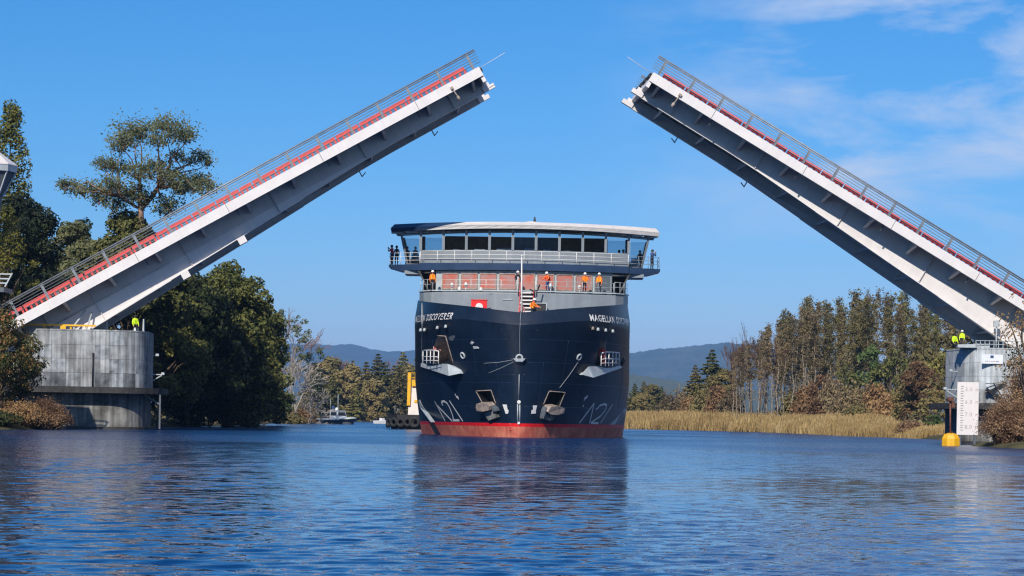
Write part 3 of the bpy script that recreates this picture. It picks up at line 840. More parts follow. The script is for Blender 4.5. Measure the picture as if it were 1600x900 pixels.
# pockets cut into the plating: two boarding recesses, two anchor pockets
def cutter(pts, dep):
    P, n, Ns = on_hull(pts)
    n = Vector((n.x, n.y, 0)).normalized()
    m_ = MB(); m_.prism([p + n * 0.8 for p in P], [p - n * dep for p in P])
    return m_
POCK = [([(675, 568.5), (677, 546), (684, 525), (696, 526), (708, 568.5)], 1.5, 1), ([(930, 571), (935, 545), (938, 531), (946, 532), (944, 552), (952, 571.5)], 1.5, 1),
        ([(744.4, 611.7), (766.7, 610.6), (774, 630), (756, 631)], 0.9, 2), ([(858.7, 612), (882, 614), (873, 635), (850, 632)], 0.9, 2)]
hull = link('hull', hull_me, ship)
for pts, dep, mi in POCK:
    cm = cutter(pts, dep)
    co = cm.build('cutter', [M['hull'], M['tan'], M['black']])
    co.data.polygons.foreach_set('material_index', [mi] * len(co.data.polygons))
    co.parent = ship
    md = hull.modifiers.new('cut', 'BOOLEAN'); md.operation = 'DIFFERENCE'; md.solver = 'EXACT'; md.object = co; md.material_mode = 'INDEX'
    dg = bpy.context.evaluated_depsgraph_get()
    nm = bpy.data.meshes.new_from_object(hull.evaluated_get(dg))
    hull.modifiers.clear()
    if len(nm.polygons) > 100: hull.data = nm
    bpy.data.objects.remove(co)
hull.data.name = 'hull'
hull.data.set_sharp_from_angle(angle=R(24))

# lettering painted along the plating (arc length along the plan curve)
def plan_arc(z):
    pts = [(hpt(i / 400, z, zknuckle(-1.7 + 15 * i / 400)), i / 400) for i in range(401)]
    acc, s = [], 0
    for k, ((x, y), t) in enumerate(pts):
        if k: s += math.hypot(x - pts[k - 1][0][0], y - pts[k - 1][0][1])
        acc.append((s, t))
    return acc
HT_W = {}
def hull_text(body, size, side, u0, shift, align_end, parent=None, shear=0.18):
    me = text_mesh(body, size, 0, shear, offset=0.012)
    xs = [v.co.x for v in me.vertices]; w = max(xs)
    HT_W[body] = w
    p, _ = ray(*u0)
    acc = plan_arc(p.z)
    # arc position of the anchor point
    best = min(acc, key=lambda q: abs(hpt(q[1], p.z, zknuckle(-1.7 + 15 * q[1]))[0] - abs(p.x)))
    s0 = best[0]
    ss = np.array([a[0] for a in acc]); tt = np.array([a[1] for a in acc])
    Lmax = ss[-1]
    for v in me.vertices:
        a = (v.co.x if align_end == 'start' else v.co.x - w) + shift
        s = s0 + a if side > 0 else s0 - a
        z = p.z + v.co.y
        if s <= Lmax:
            t = float(np.interp(s, ss, tt)); yn = -1.7 + 15 * t
            x, y = hpt(t, z, zknuckle(yn)); 
        else:
            x, y = hpt(1, z, zknuckle(13.3)); y += s - Lmax
        nrm = Vector((1, 0, 0))
        x2, y2 = hpt(min(1, max(0.0, (t if s <= Lmax else 1)) + 0.01), z, zknuckle(13.3)) if s < Lmax else (x, y + 1)
        dd = Vector((x2 - x, y2 - y, 0))
        if dd.length > 1e-6: nrm = Vector((dd.y, -dd.x, 0)).normalized()
        q = Vector((x, y, z)) + nrm * 0.035
        v.co = Vector((q.x * side, q.y, q.z))
    me.materials.append(M['white'])
    return link('ship_name', me, parent or ship)
hull_text('DISCOVERER', 0.80, -1, (706, 498.5), 0, 'end')
hull_text('MAGELLAN', 0.80, -1, (706, 498.5), -HT_W['DISCOVERER'] - 0.42, 'end')
hull_text('MAGELLAN', 0.80, 1, (922, 501), 0, 'start')
hull_text('DISCOVERER', 0.80, 1, (922, 501), HT_W['MAGELLAN'] + 0.42, 'start')

# painted marks: the big "A21" device and the diagonal swoosh on both bows
for name, strokes in (('painted_device', [[(679.5, 627), (696, 658)], [(684, 634), (707, 658)], [(690, 629.5), (691.5, 627), (695, 627), (699, 630), (703.5, 638), (707.8, 650), (709, 657)], [(690, 629.5), (692.5, 633)], [(708, 656.6), (718, 656.6)], [(702.5, 626), (723.5, 658)]]),
                      ('painted_device', [[(905, 661), (928, 630)], [(928, 630), (921, 661)], [(931, 640), (937, 633.5), (944, 631), (947.5, 633), (946, 640), (938, 650), (923, 660.5)], [(923, 660.8), (935, 661.2)], [(938, 661), (957.5, 631)]])):
    d = MB()
    for s_ in strokes: hull_stroke(d, s_, 0.2)
    d.build(name, M['white'], ship)
hull_prism('painted_swoosh', [(654.0, 626), (656.5, 636), (664, 648), (673, 659.6), (680, 659.6), (667, 643), (660, 634), (656, 624.5)], -0.05, 0.03, M['lgrey'])
hull_prism('painted_swoosh', [(952.5, 663.2), (960, 663.4), (970, 654), (976, 645), (979, 638), (976, 638.5), (968, 648)], -0.05, 0.03, M['lgrey'])
hull_prism('thruster_mark', [(785.4, 632), (792, 632), (793, 639), (795, 642), (794, 646), (790.5, 646.5)], -0.05, 0.03, M['white'])
hull_prism('thruster_mark', [(832.5, 633.5), (839, 633.5), (837, 641), (837, 646), (830, 646.5), (830.5, 641), (833, 640)], -0.05, 0.03, M['white'])
d = MB()
for pts in ([(711, 615.5), (712.5, 617.5)], [(712.5, 619), (715, 620.5)], [(713, 620.5), (716, 619.5)]): hull_stroke(d, pts, 0.16, 2)
hull_stroke(d, [(715.2, 621.5), (717, 622.5)], 0.22, 2)
d.build('painted_mark', M['white'], ship)
d = MB()
for pts in ([(912, 625.5), (914, 623.5)], [(913, 621.5), (916.5, 622)], [(915.5, 619), (918, 619.5)]): hull_stroke(d, pts, 0.16, 2)
hull_stroke(d, [(910.5, 634), (912, 634)], 0.2, 2)
d.build('painted_mark', M['white'], ship)
# draft line on the stem, with its round mark
d = MB(); d.tube([S(811.2, 585, -0.9), S(810.6, 626, -0.35)], 0.03, 5); d.build('draft_line', M['lgrey'], ship)
p0, n0 = ray(810.8, 628)
d = MB(); d.tube([p0 + Vector((0, 0.05, 0)), p0 + Vector((0, -0.12, 0))], 0.15, 12); d.build('round_mark', M['white'], ship)
d = MB()
d.tube([ray(810.5, 631)[0] + Vector((0.09, 0.02, 0)), ray(810.5, 659)[0] + Vector((0.09, 0.02, 0))], 0.05, 5)
d.tube([ray(810.5, 631)[0] + Vector((-0.09, 0.02, 0)), ray(810.5, 659)[0] + Vector((-0.09, 0.02, 0))], 0.05, 5)
d.build('draft_scale', M['lgrey'], ship)
p0, n0 = ray(810.5, 661)
d = MB(); d.tube([p0 + Vector((0, 0.05, 0)), p0 + Vector((0, -0.1, 0))], 0.11, 10); d.build('round_mark', M['white'], ship)
for u in (797.5, 827):
    p0, n0 = ray(u, 667); d = MB()
    for dz in (0.25, 0, -0.22): d.box(p0 + Vector((0, -0.02, dz)), (0.16, 0.1, 0.1))
    d.build('draft_figure', M['redbar'] if u < 800 else M['red'], ship)
# bow plate, seams, fairleads
hull_prism('bow_dark_panel', [(783, 502), (797, 502.5), (812, 503), (826, 503), (840, 503), (840, 517), (826, 517.5), (812, 517.5), (797, 517), (783, 516.5)], -0.3, 0.03, M['black'])  # plain dark panel just under the knuckle
for v0, v1, du in ((561, 557.5, 60), (584, 582, 48)):
    for s_ in (-1, 1):
        pts = [(812 + s_ * 3, v1 + 3), (812 + s_ * du, v1 + 4), (812 + s_ * du * 2, v0 + 5)]
        hull_line('weld_seam', pts, 0.028, M['hull'], off=-0.005)
for z_ in (2.6, 4.6, 6.3, 8.2):                            # long plate seams and butts
    for s_ in (-1, 1):
        pts = []
        for i in range(1, 34):
            t = (i / 34) ** 1.6
            x, y = hpt(t, z_, 99); x2, y2 = hpt(t + 0.004, z_, 99)
            n_ = Vector((y2 - y, -(x2 - x), 0)).normalized()
            pts.append(((x + n_.x * 0.006) * s_, y + n_.y * 0.006, z_ + 0.02 * i * (t < .5) * 0))
        d = MB(); d.tube(pts, 0.012, 4); d.build('weld_seam', M['navy'], ship)
for i, t in enumerate((0.03, 0.10, 0.22, 0.40, 0.65)):
    for s_ in (-1, 1):
        z0_, z1_ = ((2.6, 6.3), (4.6, 8.2), (2.6, 4.6), (4.6, 8.2), (2.6, 6.3))[i]
        pts = []
        for k in range(8):
            z_ = z0_ + (z1_ - z0_) * k / 7
            x, y = hpt(t, z_, 99); x2, y2 = hpt(t + 0.004, z_, 99); n_ = Vector((y2 - y, -(x2 - x), 0)).normalized()
            pts.append(((x + n_.x * 0.006) * s_, y + n_.y * 0.006, z_))
        d = MB(); d.tube(pts, 0.011, 4); d.build('weld_butt', M['navy'], ship)
def fairlead(u, v, rad, m='lgrey'):
    p, n = ray(u, v); d = MB()
    d.torus(p + n * 0.03, n, rad, rad * 0.34, 16, 6)
    o = d.build('fairlead', M[m], ship)
    d = MB(); d.tube([p - n * 0.05, p + n * 0.04], rad * 0.85, 12); d.build('opening', M['black'], o)
fairlead(811.5, 559, 0.25); fairlead(723.5, 555.5, 0.25); fairlead(904.5, 558, 0.25); fairlead(973, 565, 0.28, 'hull')
p, n = ray(811.5, 561); d = MB(); d.prism([p + Vector(q) for q in ((-0.5, -0.05, 0.05), (0.5, -0.05, 0.05), (0.28, -0.1, -0.3), (-0.28, -0.1, -0.3))], [p + Vector(q) for q in ((-0.5, -0.35, 0.02), (0.5, -0.35, 0.02), (0.28, -0.3, -0.22), (-0.28, -0.3, -0.22))]); d.build('bow_lip', M['lgrey'], ship)
for u, v in ((659, 512), (665, 511.5), (685, 508.5), (698, 506.5)):
    p, n = ray(u, v); q, _ = ray(u + 4.5, v - 0.5)
    d = MB(); d.prism([p + n * 0.03 + Vector((0, 0, dz)) for dz in (-0.26, 0.1)] + [q + n * 0.03 + Vector((0, 0, dz)) for dz in (0.14, -0.1)], [p - n * 0.2 + Vector((0, 0, dz)) for dz in (-0.26, 0.1)] + [q - n * 0.2 + Vector((0, 0, dz)) for dz in (0.14, -0.1)])
    o = d.build('mooring_opening', M['black'], ship)
    d = MB(); d.tube([p + n * 0.1 + Vector((0, 0, -0.3)), p + n * 0.1 + Vector((0, 0, -0.04))], [0.17, 0.08], 8); d.build('roller', M['lgrey'], o)
for u, v in ((925, 509.5), (933, 511), (945, 512.5), (956, 514)):
    p, n = ray(u, v); q, _ = ray(u - 4.5, v - 0.5)
    d = MB(); d.prism([p + n * 0.03 + Vector((0, 0, dz)) for dz in (-0.26, 0.1)] + [q + n * 0.03 + Vector((0, 0, dz)) for dz in (0.14, -0.1)], [p - n * 0.2 + Vector((0, 0, dz)) for dz in (-0.26, 0.1)] + [q - n * 0.2 + Vector((0, 0, dz)) for dz in (0.14, -0.1)])
    o = d.build('mooring_opening', M['black'], ship)
    d = MB(); d.tube([p + n * 0.1 + Vector((0, 0, -0.3)), p + n * 0.1 + Vector((0, 0, -0.04))], [0.17, 0.08], 8); d.build('roller', M['lgrey'] if u > 930 else M['tan'], o)
for pts in ([(736, 535), (737.5, 533), (741, 535.5), (739, 538)], [(740, 541), (746, 541.5), (749, 544), (742, 544.5)]): hull_prism('small_plate', pts, -0.05, 0.12, M['lgrey'])
hull_prism('hull_logo', [(701, 527), (705, 524.5), (711, 524), (711, 527), (707, 532.5), (703, 531)], -0.05, 0.02, M['dgrey'])
# mooring lines lying along the bow
hull_line('messenger_line', [(802, 562), (780, 566), (756, 567.5)], 0.014, M['lgrey'], off=0.03)
hull_line('messenger_line', [(803, 565), (785, 574), (763, 583)], 0.014, M['lgrey'], off=0.03)
hull_line('messenger_line', [(904, 564), (890, 585), (874, 606)], 0.014, M['lgrey'], off=0.03)
hull_line('stem_line', [(813.5, 489), (812, 522), (812.3, 556)], 0.014, M['lgrey'], off=0.05)
# vertical shell pipes near the aft end of the left bow
hull_line('shell_pipe', [(660, 474), (660.2, 520), (660, 566)], 0.05, M['lgrey'], off=0.04)
# boarding platforms
SL = [(658, 567.5), (672, 568.2), (686, 568.6), (700, 568.8), (708.5, 569.5), (713, 573), (718, 577.5), (718, 583.5), (710, 585.5), (701, 587.2), (686, 581.5), (672, 577), (658, 572.5)]
SR = [(910.5, 582.5), (915, 577), (920, 572.5), (934, 572.3), (948, 572), (960, 572), (970.5, 572), (970, 575.2), (958, 579.5), (944, 585), (928, 590), (918, 587.5), (910.8, 585.5)]
def sponson(Lt, Lb, At, Ab, Rt, Rb, off):
    """wedge-shaped platform: two ends on the plating, its edge standing off towards the bow"""
    def near(p, k): return p - (p - CAML).normalized() * k
    P = [near(ray(*Lt)[0], 0.5), near(ray(*At)[0], 0.7), near(ray(*Rt)[0], 0.2), near(ray(*Lb)[0], 0.9), near(ray(*Ab)[0], off), near(ray(*Rb)[0], 0.6)]
    n = ((ray(*Lt)[1] + ray(*Rt)[1]) * 0.5); n = Vector((n.x, n.y, 0)).normalized()
    back = [P[0] - n * 0.6, P[2] - n * 0.6, P[3] - n * 0.6, P[5] - n * 0.6]
    m_ = MB()
    m_.add(P + back, [(0, 3, 4, 1), (1, 4, 5, 2), (0, 1, 2, 7, 6), (3, 8, 9, 5, 4), (0, 6, 8, 3), (2, 5, 9, 7), (6, 7, 9, 8)])
    m_.build('boarding_platform', M['lgrey'], ship)
    return P
sponson((657.5, 567.5), (657.5, 573), (699.5, 568.5), (701, 587.2), (718.5, 577.5), (718.5, 583.5), 2.0)
sponson((971, 571.8), (971, 575), (919.5, 572.6), (927.5, 590), (910.3, 582.3), (910.5, 585.6), 2.0)
def platform_rail(us, vtop, vbot, off, name='platform_rail'):
    d = MB(); tops, bots, mids, m2 = [], [], [], []
    for u, vt, vb in zip(us, vtop, vbot):
        p, n = ray(u, vb); n = Vector((n.x, n.y, 0)).normalized()
        b0 = p + n * off
        h = (vb - vt) * (SO.y + SK * b0.y) / F_PX / SK
        bots.append(b0); tops.append(b0 + Vector((0, 0, h))); mids.append(b0 + Vector((0, 0, h * 0.52))); m2.append(b0 + Vector((0, 0, h * 0.22)))
    for a, b in zip(bots, tops): d.tube([a, b], 0.05, 6)
    d.tube(tops, 0.055, 6); d.tube(mids, 0.04, 6); d.tube(m2, 0.035, 6)
    return d.build(name, M['white'], ship)
platform_rail([671, 677, 682.5, 688, 695], [548, 547.5, 547.5, 547.5, 549], [568, 568, 568, 568, 568.5], 0.6)
platform_rail([929.5, 936, 941, 947, 952, 957], [552, 550, 550, 550.3, 550.6, 551.5], [572, 572, 572, 572, 572, 572], 0.6)
# anchors, stowed under their pockets
for pr in ([[(754.5, 628), (770, 627.5), (774.5, 632), (774, 638), (764, 640), (755, 639), (753.5, 634)], [(756, 640.5), (773.5, 637.5), (782, 651), (776, 653), (767.5, 656)], [(774.5, 632), (780, 637), (781.5, 641), (776, 641)]],
           [[(851, 632), (861, 631), (873, 634.5), (871, 642), (862, 645), (850, 644), (846, 640)], [(846, 641), (862, 645.5), (868, 644), (858, 656), (843, 653.5)], [(848, 634), (845, 640), (842.5, 652), (846, 645)]]):
    a = hull_prism('anchor', pr[0], 0.05, 0.75, M['tan'], each=False)
    hull_prism('fluke', pr[1], 0.05, 0.32, M['wetcon'], a, each=False); hull_prism('crown', pr[2], 0.05, 0.55, M['dgrey'], a, each=False)
for pts in ([(743.6, 611), (767.2, 609.8), (775, 631)], [(743.6, 611), (755, 631.5)], [(858, 611.2), (883, 613.4), (873.5, 636)], [(858, 611.2), (849, 632)]):
    hull_line('pocket_frame', pts, 0.05, M['tan'])
for pts in ([(683.5, 524.5), (696.5, 525.4), (708.5, 568)], [(946.5, 531.5), (944.6, 551)]): hull_line('recess_frame', pts, 0.06, M['tan'])

# ---------------------------------------------------------------- upperworks
def fy(x): return 19.0 + 3.2 * (x / 12.5) ** 2
def strip(xs, prof, closed_ends=True):
    """solid swept across the ship: prof = list of (dy, z) loop, following fy(x)"""
    m_ = MB(); n = len(prof); vs = []
    for x in xs:
        for dy, z in prof: vs.append((x, fy(x) + dy, z(x) if callable(z) else z))
    fs = [(i * n + k, i * n + (k + 1) % n, (i + 1) * n + (k + 1) % n, (i + 1) * n + k) for i in range(len(xs) - 1) for k in range(n)]
    if closed_ends: fs += [list(range(n))[::-1], [(len(xs) - 1) * n + k for k in range(n)]]
    m_.add(vs, fs)
    return m_
def lin(a, b, n): return [a + (b - a) * i / n for i in range(n + 1)]
MUL = [-9.75, -7.58, -5.42, -3.25, -1.08, 1.08, 3.25, 5.42, 7.58, 9.75]
# foredeck house front (grey), full width, corners rounded into the hull
m_ = MB(); xs = [-9.74, -9.63, -9.25, -8.5] + lin(-7.5, 7.5, 10) + [8.5, 9.25, 9.63, 9.74]
def fyd(x): return 17.0 + 2.2 * (x / 9.8) ** 2 + 2.6 * max(0, (abs(x) - 8.3) / 1.55) ** 3
vs = []
for x in xs:
    y = fyd(x); vs += [(x, y, 9.0), (x, y, 13.02), (x, y + 0.08, 13.2), (x, 40.0, 13.2), (x, 40.0, 9.0)]
fs = [(i * 5 + k, i * 5 + (k + 1) % 5, (i + 1) * 5 + (k + 1) % 5, (i + 1) * 5 + k) for i in range(len(xs) - 1) for k in range(5)] + [list(range(5))[::-1], [(len(xs) - 1) * 5 + k for k in range(5)]]
m_.add(vs, fs, False); m_.build('foredeck_house', M['grey'], ship)
d = MB()
for i in range(len(xs) - 1): d.bar((xs[i], fyd(xs[i]) - 0.05, 13.27), (xs[i + 1], fyd(xs[i + 1]) - 0.05, 13.27), 0.16, 0.1)
d.build('deck_coaming', M['lgrey'], ship)
# lower bridge house with the red filmed windows
m_ = strip(lin(-8.2, 8.2, 9), [(0.35, 13.21), (0.35, 15.25), (7, 15.25), (7, 13.21)]); m_.build('accommodation_front', M['lgrey'], ship)
wx = [-7.6 + 1.775 * k for k in range(9)]
for k, x0 in enumerate(wx):
    x1 = x0 + 1.5
    d = MB(); d.prism([(x0, fy(x0) + 0.30, 13.55), (x1, fy(x1) + 0.30, 13.55), (x1, fy(x1) + 0.30, 14.98), (x0, fy(x0) + 0.30, 14.98)], [(x0, fy(x0) + 0.4, 13.55), (x1, fy(x1) + 0.4, 13.55), (x1, fy(x1) + 0.4, 14.98), (x0, fy(x0) + 0.4, 14.98)])
    o = d.build('filmed_window', M['filmred'] if k < 8 else M['dgrey'], ship)
    d = MB(); c = [(x0, fy(x0) + 0.28, 13.55), (x1, fy(x1) + 0.28, 13.55), (x1, fy(x1) + 0.28, 14.98), (x0, fy(x0) + 0.28, 14.98)]
    for a, b in zip(c, c[1:] + c[:1]): d.bar(a, b, 0.09)
    d.build('window_frame', M['tan'] if k < 8 else M['grey'], o)
for s_ in (-1, 1):
    d = MB(); d.box2((s_ * 8.25, 24, 13.22), (s_ * 9.6, 24.2, 15.2)); d.build('passage_bulkhead', M['interior'], ship)
    d = MB(); d.prism([(s_ * 9.72, 21.0, 15.2), (s_ * 8.75, 20.6, 13.22), (s_ * 8.9, 20.6, 13.22), (s_ * 9.9, 21.0, 15.2)], [(s_ * 9.72, 27, 15.2), (s_ * 8.75, 27, 13.22), (s_ * 8.9, 27, 13.22), (s_ * 9.9, 27, 15.2)]); d.build('wing_support', M['interior'], ship)
# bridge deck: blue front band, wing decks
m_ = strip(lin(-9.75, 9.75, 12), [(-0.15, 15.28), (-0.15, 15.92), (8.5, 15.92), (8.5, 15.28)]); m_.build('bridge_deck_band', M['navy'], ship)
for s_ in (-1, 1):
    xs = [s_ * q for q in (9.76, 10.6, 11.6, 12.75)]
    m_ = MB(); vs = []
    for x in xs:
        zb = 15.28 if abs(x) < 12 else 15.62
        y = fy(x); vs += [(x, y + 0.1, zb), (x, y + 0.1, 15.84), (x, y + 3.4, 15.84), (x, y + 3.4, zb)]
    m_.add(vs, [(i * 4 + k, i * 4 + (k + 1) % 4, (i + 1) * 4 + (k + 1) % 4, (i + 1) * 4 + k) for i in range(3) for k in range(4)] + [(3, 2, 1, 0), (12, 13, 14, 15)])
    m_.build('wing_deck', M['navy'], ship)
    d = MB(); d.box2((s_ * 9.6, 21.6, 14.95), (s_ * 11.2, 25, 15.27)); d.build('wing_beam', M['grey'], ship)
# window wall
ZS, ZH = 17.22, 19.0
m_ = strip(MUL, [(1.1, 15.93), (1.1, ZS), (1.25, ZS), (1.25, 15.93)]); m_.build('window_sill_wall', M['grey'], ship)
XE_T, XE_B = 11.65, 11.0
for i, (a, b) in enumerate(zip(MUL, MUL[1:])):
    c = [(a + 0.16, fy(a) + 1.15, ZS + 0.02), (b - 0.16, fy(b) + 1.15, ZS + 0.02), (b - 0.16, fy(b) + 1.02, ZH), (a + 0.16, fy(a) + 1.02, ZH)]
    d = MB(); d.add(c, [(0, 1, 2, 3)]); o = d.build('bridge_window', M['glass'], ship)
    d = MB(); d.box2((a + 0.2, fy((a + b) / 2) + 1.2, ZH - 0.16), (b - 0.2, fy((a + b) / 2) + 1.26, ZH - 0.06)); d.build('blind', M['lgrey'], o)
for x in MUL:
    d = MB(); d.prism([(x - 0.125, fy(x) + 1.0, ZS - 0.02), (x + 0.125, fy(x) + 1.0, ZS - 0.02), (x + 0.125, fy(x) + 1.22, ZS - 0.02), (x - 0.125, fy(x) + 1.22, ZS - 0.02)], [(x - 0.125, fy(x) + 0.86, ZH + 0.05), (x + 0.125, fy(x) + 0.86, ZH + 0.05), (x + 0.125, fy(x) + 1.1, ZH + 0.05), (x - 0.125, fy(x) + 1.1, ZH + 0.05)]); d.build('mullion', M['grey'], ship)
for s_ in (-1, 1):
    a, bt, bb = s_ * 9.95, s_ * XE_T, s_ * XE_B
    y = fy(10.5) + 1.0
    d = MB(); d.add([(a, y, 15.95), (bb, y + 0.3, 15.95), (bt, y + 0.3, 18.75), (a, y, 18.85)], [(0, 1, 2, 3)]); d.build('wing_window', M['glass'], ship)
    d = MB(); d.bar((bb, y + 0.3, 15.9), (bt, y + 0.3, 18.8), 0.28, 0.2); d.bar((a, y, 15.95), (bb, y + 0.3, 15.95), 0.14); d.build('wing_frame', M['dgrey'], ship)
    d = MB(); d.bar((bb, 27.0, 15.9), (bt, 27.0, 18.75), 0.24, 0.2); d.bar((s_ * 7.7, 27, 15.9), (s_ * 7.7, 27, 18.9), 0.4); d.bar((s_ * 9.75, 27, 15.9), (s_ * 9.75, 27, 18.9), 0.3); d.box2((s_ * 7.7, 26.95, 15.9), (s_ * 11.0, 27.08, 16.75)); d.build('aft_frame', M['dgrey'], ship)
    d = MB(); d.add([(s_ * 9.9, 27.0, 16.76), (s_ * 11.2, 27.0, 16.76), (s_ * 11.55, 27.0, 18.7), (s_ * 9.9, 27.0, 18.7)], [(0, 1, 2, 3)]); d.add([(s_ * 7.9, 27.0, 16.76), (s_ * 9.6, 27.0, 16.76), (s_ * 9.6, 27.0, 18.8), (s_ * 7.9, 27.0, 18.8)], [(0, 1, 2, 3)]); d.build('aft_window', M['glass'], ship)
    d = MB(); d.box2((s_ * 10.1, 24.9, 15.95), (s_ * 10.75, 25.5, 17.0)); d.build('wing_console', M['lgrey'] if s_ > 0 else M['dgrey'], ship)
d = MB(); d.box2((-7.6, 25.2, 15.93), (7.6, 27.0, 18.85)); d.build('chart_room', M['interior'], ship)
for x, w, h in ((0.6, 1.4, 17.5), (2.1, 0.9, 17.45), (4.0, 0.8, 17.4), (-4.2, 1.2, 17.38), (-1.9, 1.6, 17.5), (-6.4, 0.8, 17.3)):
    d = MB(); d.prism([(x - w / 2, 21.6, 15.95), (x + w / 2, 21.6, 15.95), (x + w / 2, 22.6, 15.95), (x - w / 2, 22.6, 15.95)], [(x - w / 2 + 0.1, 21.8, h), (x + w / 2 - 0.1, 21.8, h), (x + w / 2 - 0.1, 22.6, h + 0.1), (x - w / 2 + 0.1, 22.6, h + 0.1)]); d.build('console', M['lgrey'], ship)
m_ = strip(MUL, [(0.84, ZH + 0.052), (0.84, ZH + 0.13), (1.2, ZH + 0.13), (1.2, ZH + 0.052)]); m_.build('window_header', M['dgrey'], ship)
# roof with a two-facet visor, its left end navy with a slanted edge
def zlo(x): return 19.16 - 0.26 * (abs(x) / 12.5) ** 2
def zmid(x): return 19.48 - 0.22 * (abs(x) / 12.5) ** 2
def zup(x): return 19.82 - 0.14 * (abs(x) / 12.5) ** 2
def visor(xlo, xmid, xup, name, m1, m2):
    m_ = MB(); vs = []
    for a, b, c in zip(xlo, xmid, xup):
        vs += [(a, fy(a) + 0.1, zlo(a)), (b, fy(b) - 0.05, zmid(b)), (c, fy(c) + 0.75, zup(c)), (c, fy(c) + 1.0, zup(c) - 0.1), (a, fy(a) + 0.4, zlo(a))]
    n = len(xlo)
    fs, ms = [], []
    for i in range(n - 1):
        for k in range(5):
            fs.append((i * 5 + k, i * 5 + (k + 1) % 5, (i + 1) * 5 + (k + 1) % 5, (i + 1) * 5 + k)); ms.append(1 if k == 1 else 0)
    fs += [list(range(5))[::-1], [(n - 1) * 5 + k for k in range(5)]]; ms += [0, 0]
    b0 = len(m_.f); m_.add(vs, fs); m_.m[b0:] = ms
    return m_.build(name, [m1, m2], ship)
visor(lin(-12.55, -9.2, 4), lin(-12.62, -7.6, 4), lin(-12.3, -5.4, 4), 'visor_left_end', M['navy'], M['navy'])
visor(lin(-9.2, 12.55, 16), lin(-7.6, 12.62, 16), lin(-5.4, 12.3, 16), 'visor', M['white'], M['warmwhite'])
m_ = strip(lin(-12.3, 12.3, 14), [(0.41, lambda x: zlo(x) + 0.03), (0.9, lambda x: zup(x) - 0.12), (5.6, lambda x: zup(x) - 0.12), (5.6, lambda x: zlo(x) + 0.03)]); m_.build('bridge_roof', M['dgrey'], ship)
for x in (-12.0, -10.6, 10.6, 12.0):
    d = MB(); d.box2((x - 0.55, fy(x) + 0.46, zlo(x) - 0.16), (x + 0.55, fy(x) + 0.7, zlo(x) + 0.02)); d.build('roof_lamp', M['lgrey'], ship)
for x, r, h in ((0.6, 0.75, 0.28), (0.9, 0.12, 0.75), (9.2, 0.45, 0.16), (-9.0, 0.25, 0.2)):
    d = MB(); d.lathe([(r * 0.6, 0), (r, h * 0.35), (r * 0.7, h * 0.8), (0, h)], 10, (x, fy(x) + 1.6, zup(x) - 0.13)); d.build('roof_aerial', M['white'] if r > 0.3 else M['black'], ship)
# rails
def rail_run(pts, zs, name, posts=None, r=0.022, m='white'):
    d = MB()
    for z in zs: d.tube([(x, y, b + z) for x, y, b in pts], r, 5)
    for x, y, b in (posts or pts): d.tube([(x, y, b), (x, y, b + zs[0])], r * 1.3, 5)
    return d.build(name, M[m], ship)
xs = lin(-9.7, 9.7, 12)
rail_run([(x, fy(x) - 0.02, 15.93) for x in xs], (1.12, 0.78, 0.42), 'bridge_deck_rail', m='white', r=0.028)
for s_ in (-1, 1):
    rail_run([(s_ * x, fy(x) + 0.2, 15.85) for x in (9.8, 10.7, 11.6, 12.65)] + [(s_ * 12.65, fy(12.65) + 3.2, 15.85)], (1.08, 0.72, 0.38), 'wing_rail', m='white' if s_ < 0 else 'grey')
    rail_run([(s_ * x, fyd(x) - 0.0, 13.3) for x in (8.4, 8.9, 9.3, 9.62)], (1.0, 0.55), 'house_rail', m='lgrey')
rail_run([(x, fyd(x) + 0.1, 13.3) for x in lin(-7.6, -0.65, 5)], (0.95, 0.5), 'house_rail', m='white')
rail_run([(x, fyd(x) + 0.1, 13.3) for x in lin(1.1, 8.3, 5)], (0.9, 0.48), 'house_rail', m='lgrey')
# stairs from the foredeck to the house top
d = MB()
for k in range(9): d.box((0.32, 13.7 + 0.36 * k, 10.2 + 0.36 * k), (1.1, 0.3, 0.12))
st = d.build('stairway', M['warmwhite'], ship)
d = MB(); d.bar((-0.3, 13.5, 10.0), (-0.3, 16.8, 13.3), 0.07, 0.25); d.bar((0.94, 13.5, 10.0), (0.94, 16.8, 13.3), 0.07, 0.25); d.build('stringer', M['redcloth'], st)
d = MB(); d.box2((-0.3, 16.6, 10), (0.95, 16.95, 13.1)); d.build('stair_back', M['black'], st)
for x in (-0.5, 1.15):
    d = MB(); d.tube([(x, 16.7, 13.0), (x, 16.7, 14.55)], 0.06, 6); d.build('stair_post', M['white'], st)
# jackstaff at the bow
d = MB(); a = S(815.2, 489, 0.2); b = S(815.2, 401, 0.2); d.tube([a - Vector((0, 0, 0.6)), b], [0.075, 0.055], 8); d.lathe([(0, 0.16), (0.09, 0.08), (0.09, 0), (0, -0.02)], 8, b); d.build('jackstaff', M['white'], ship)
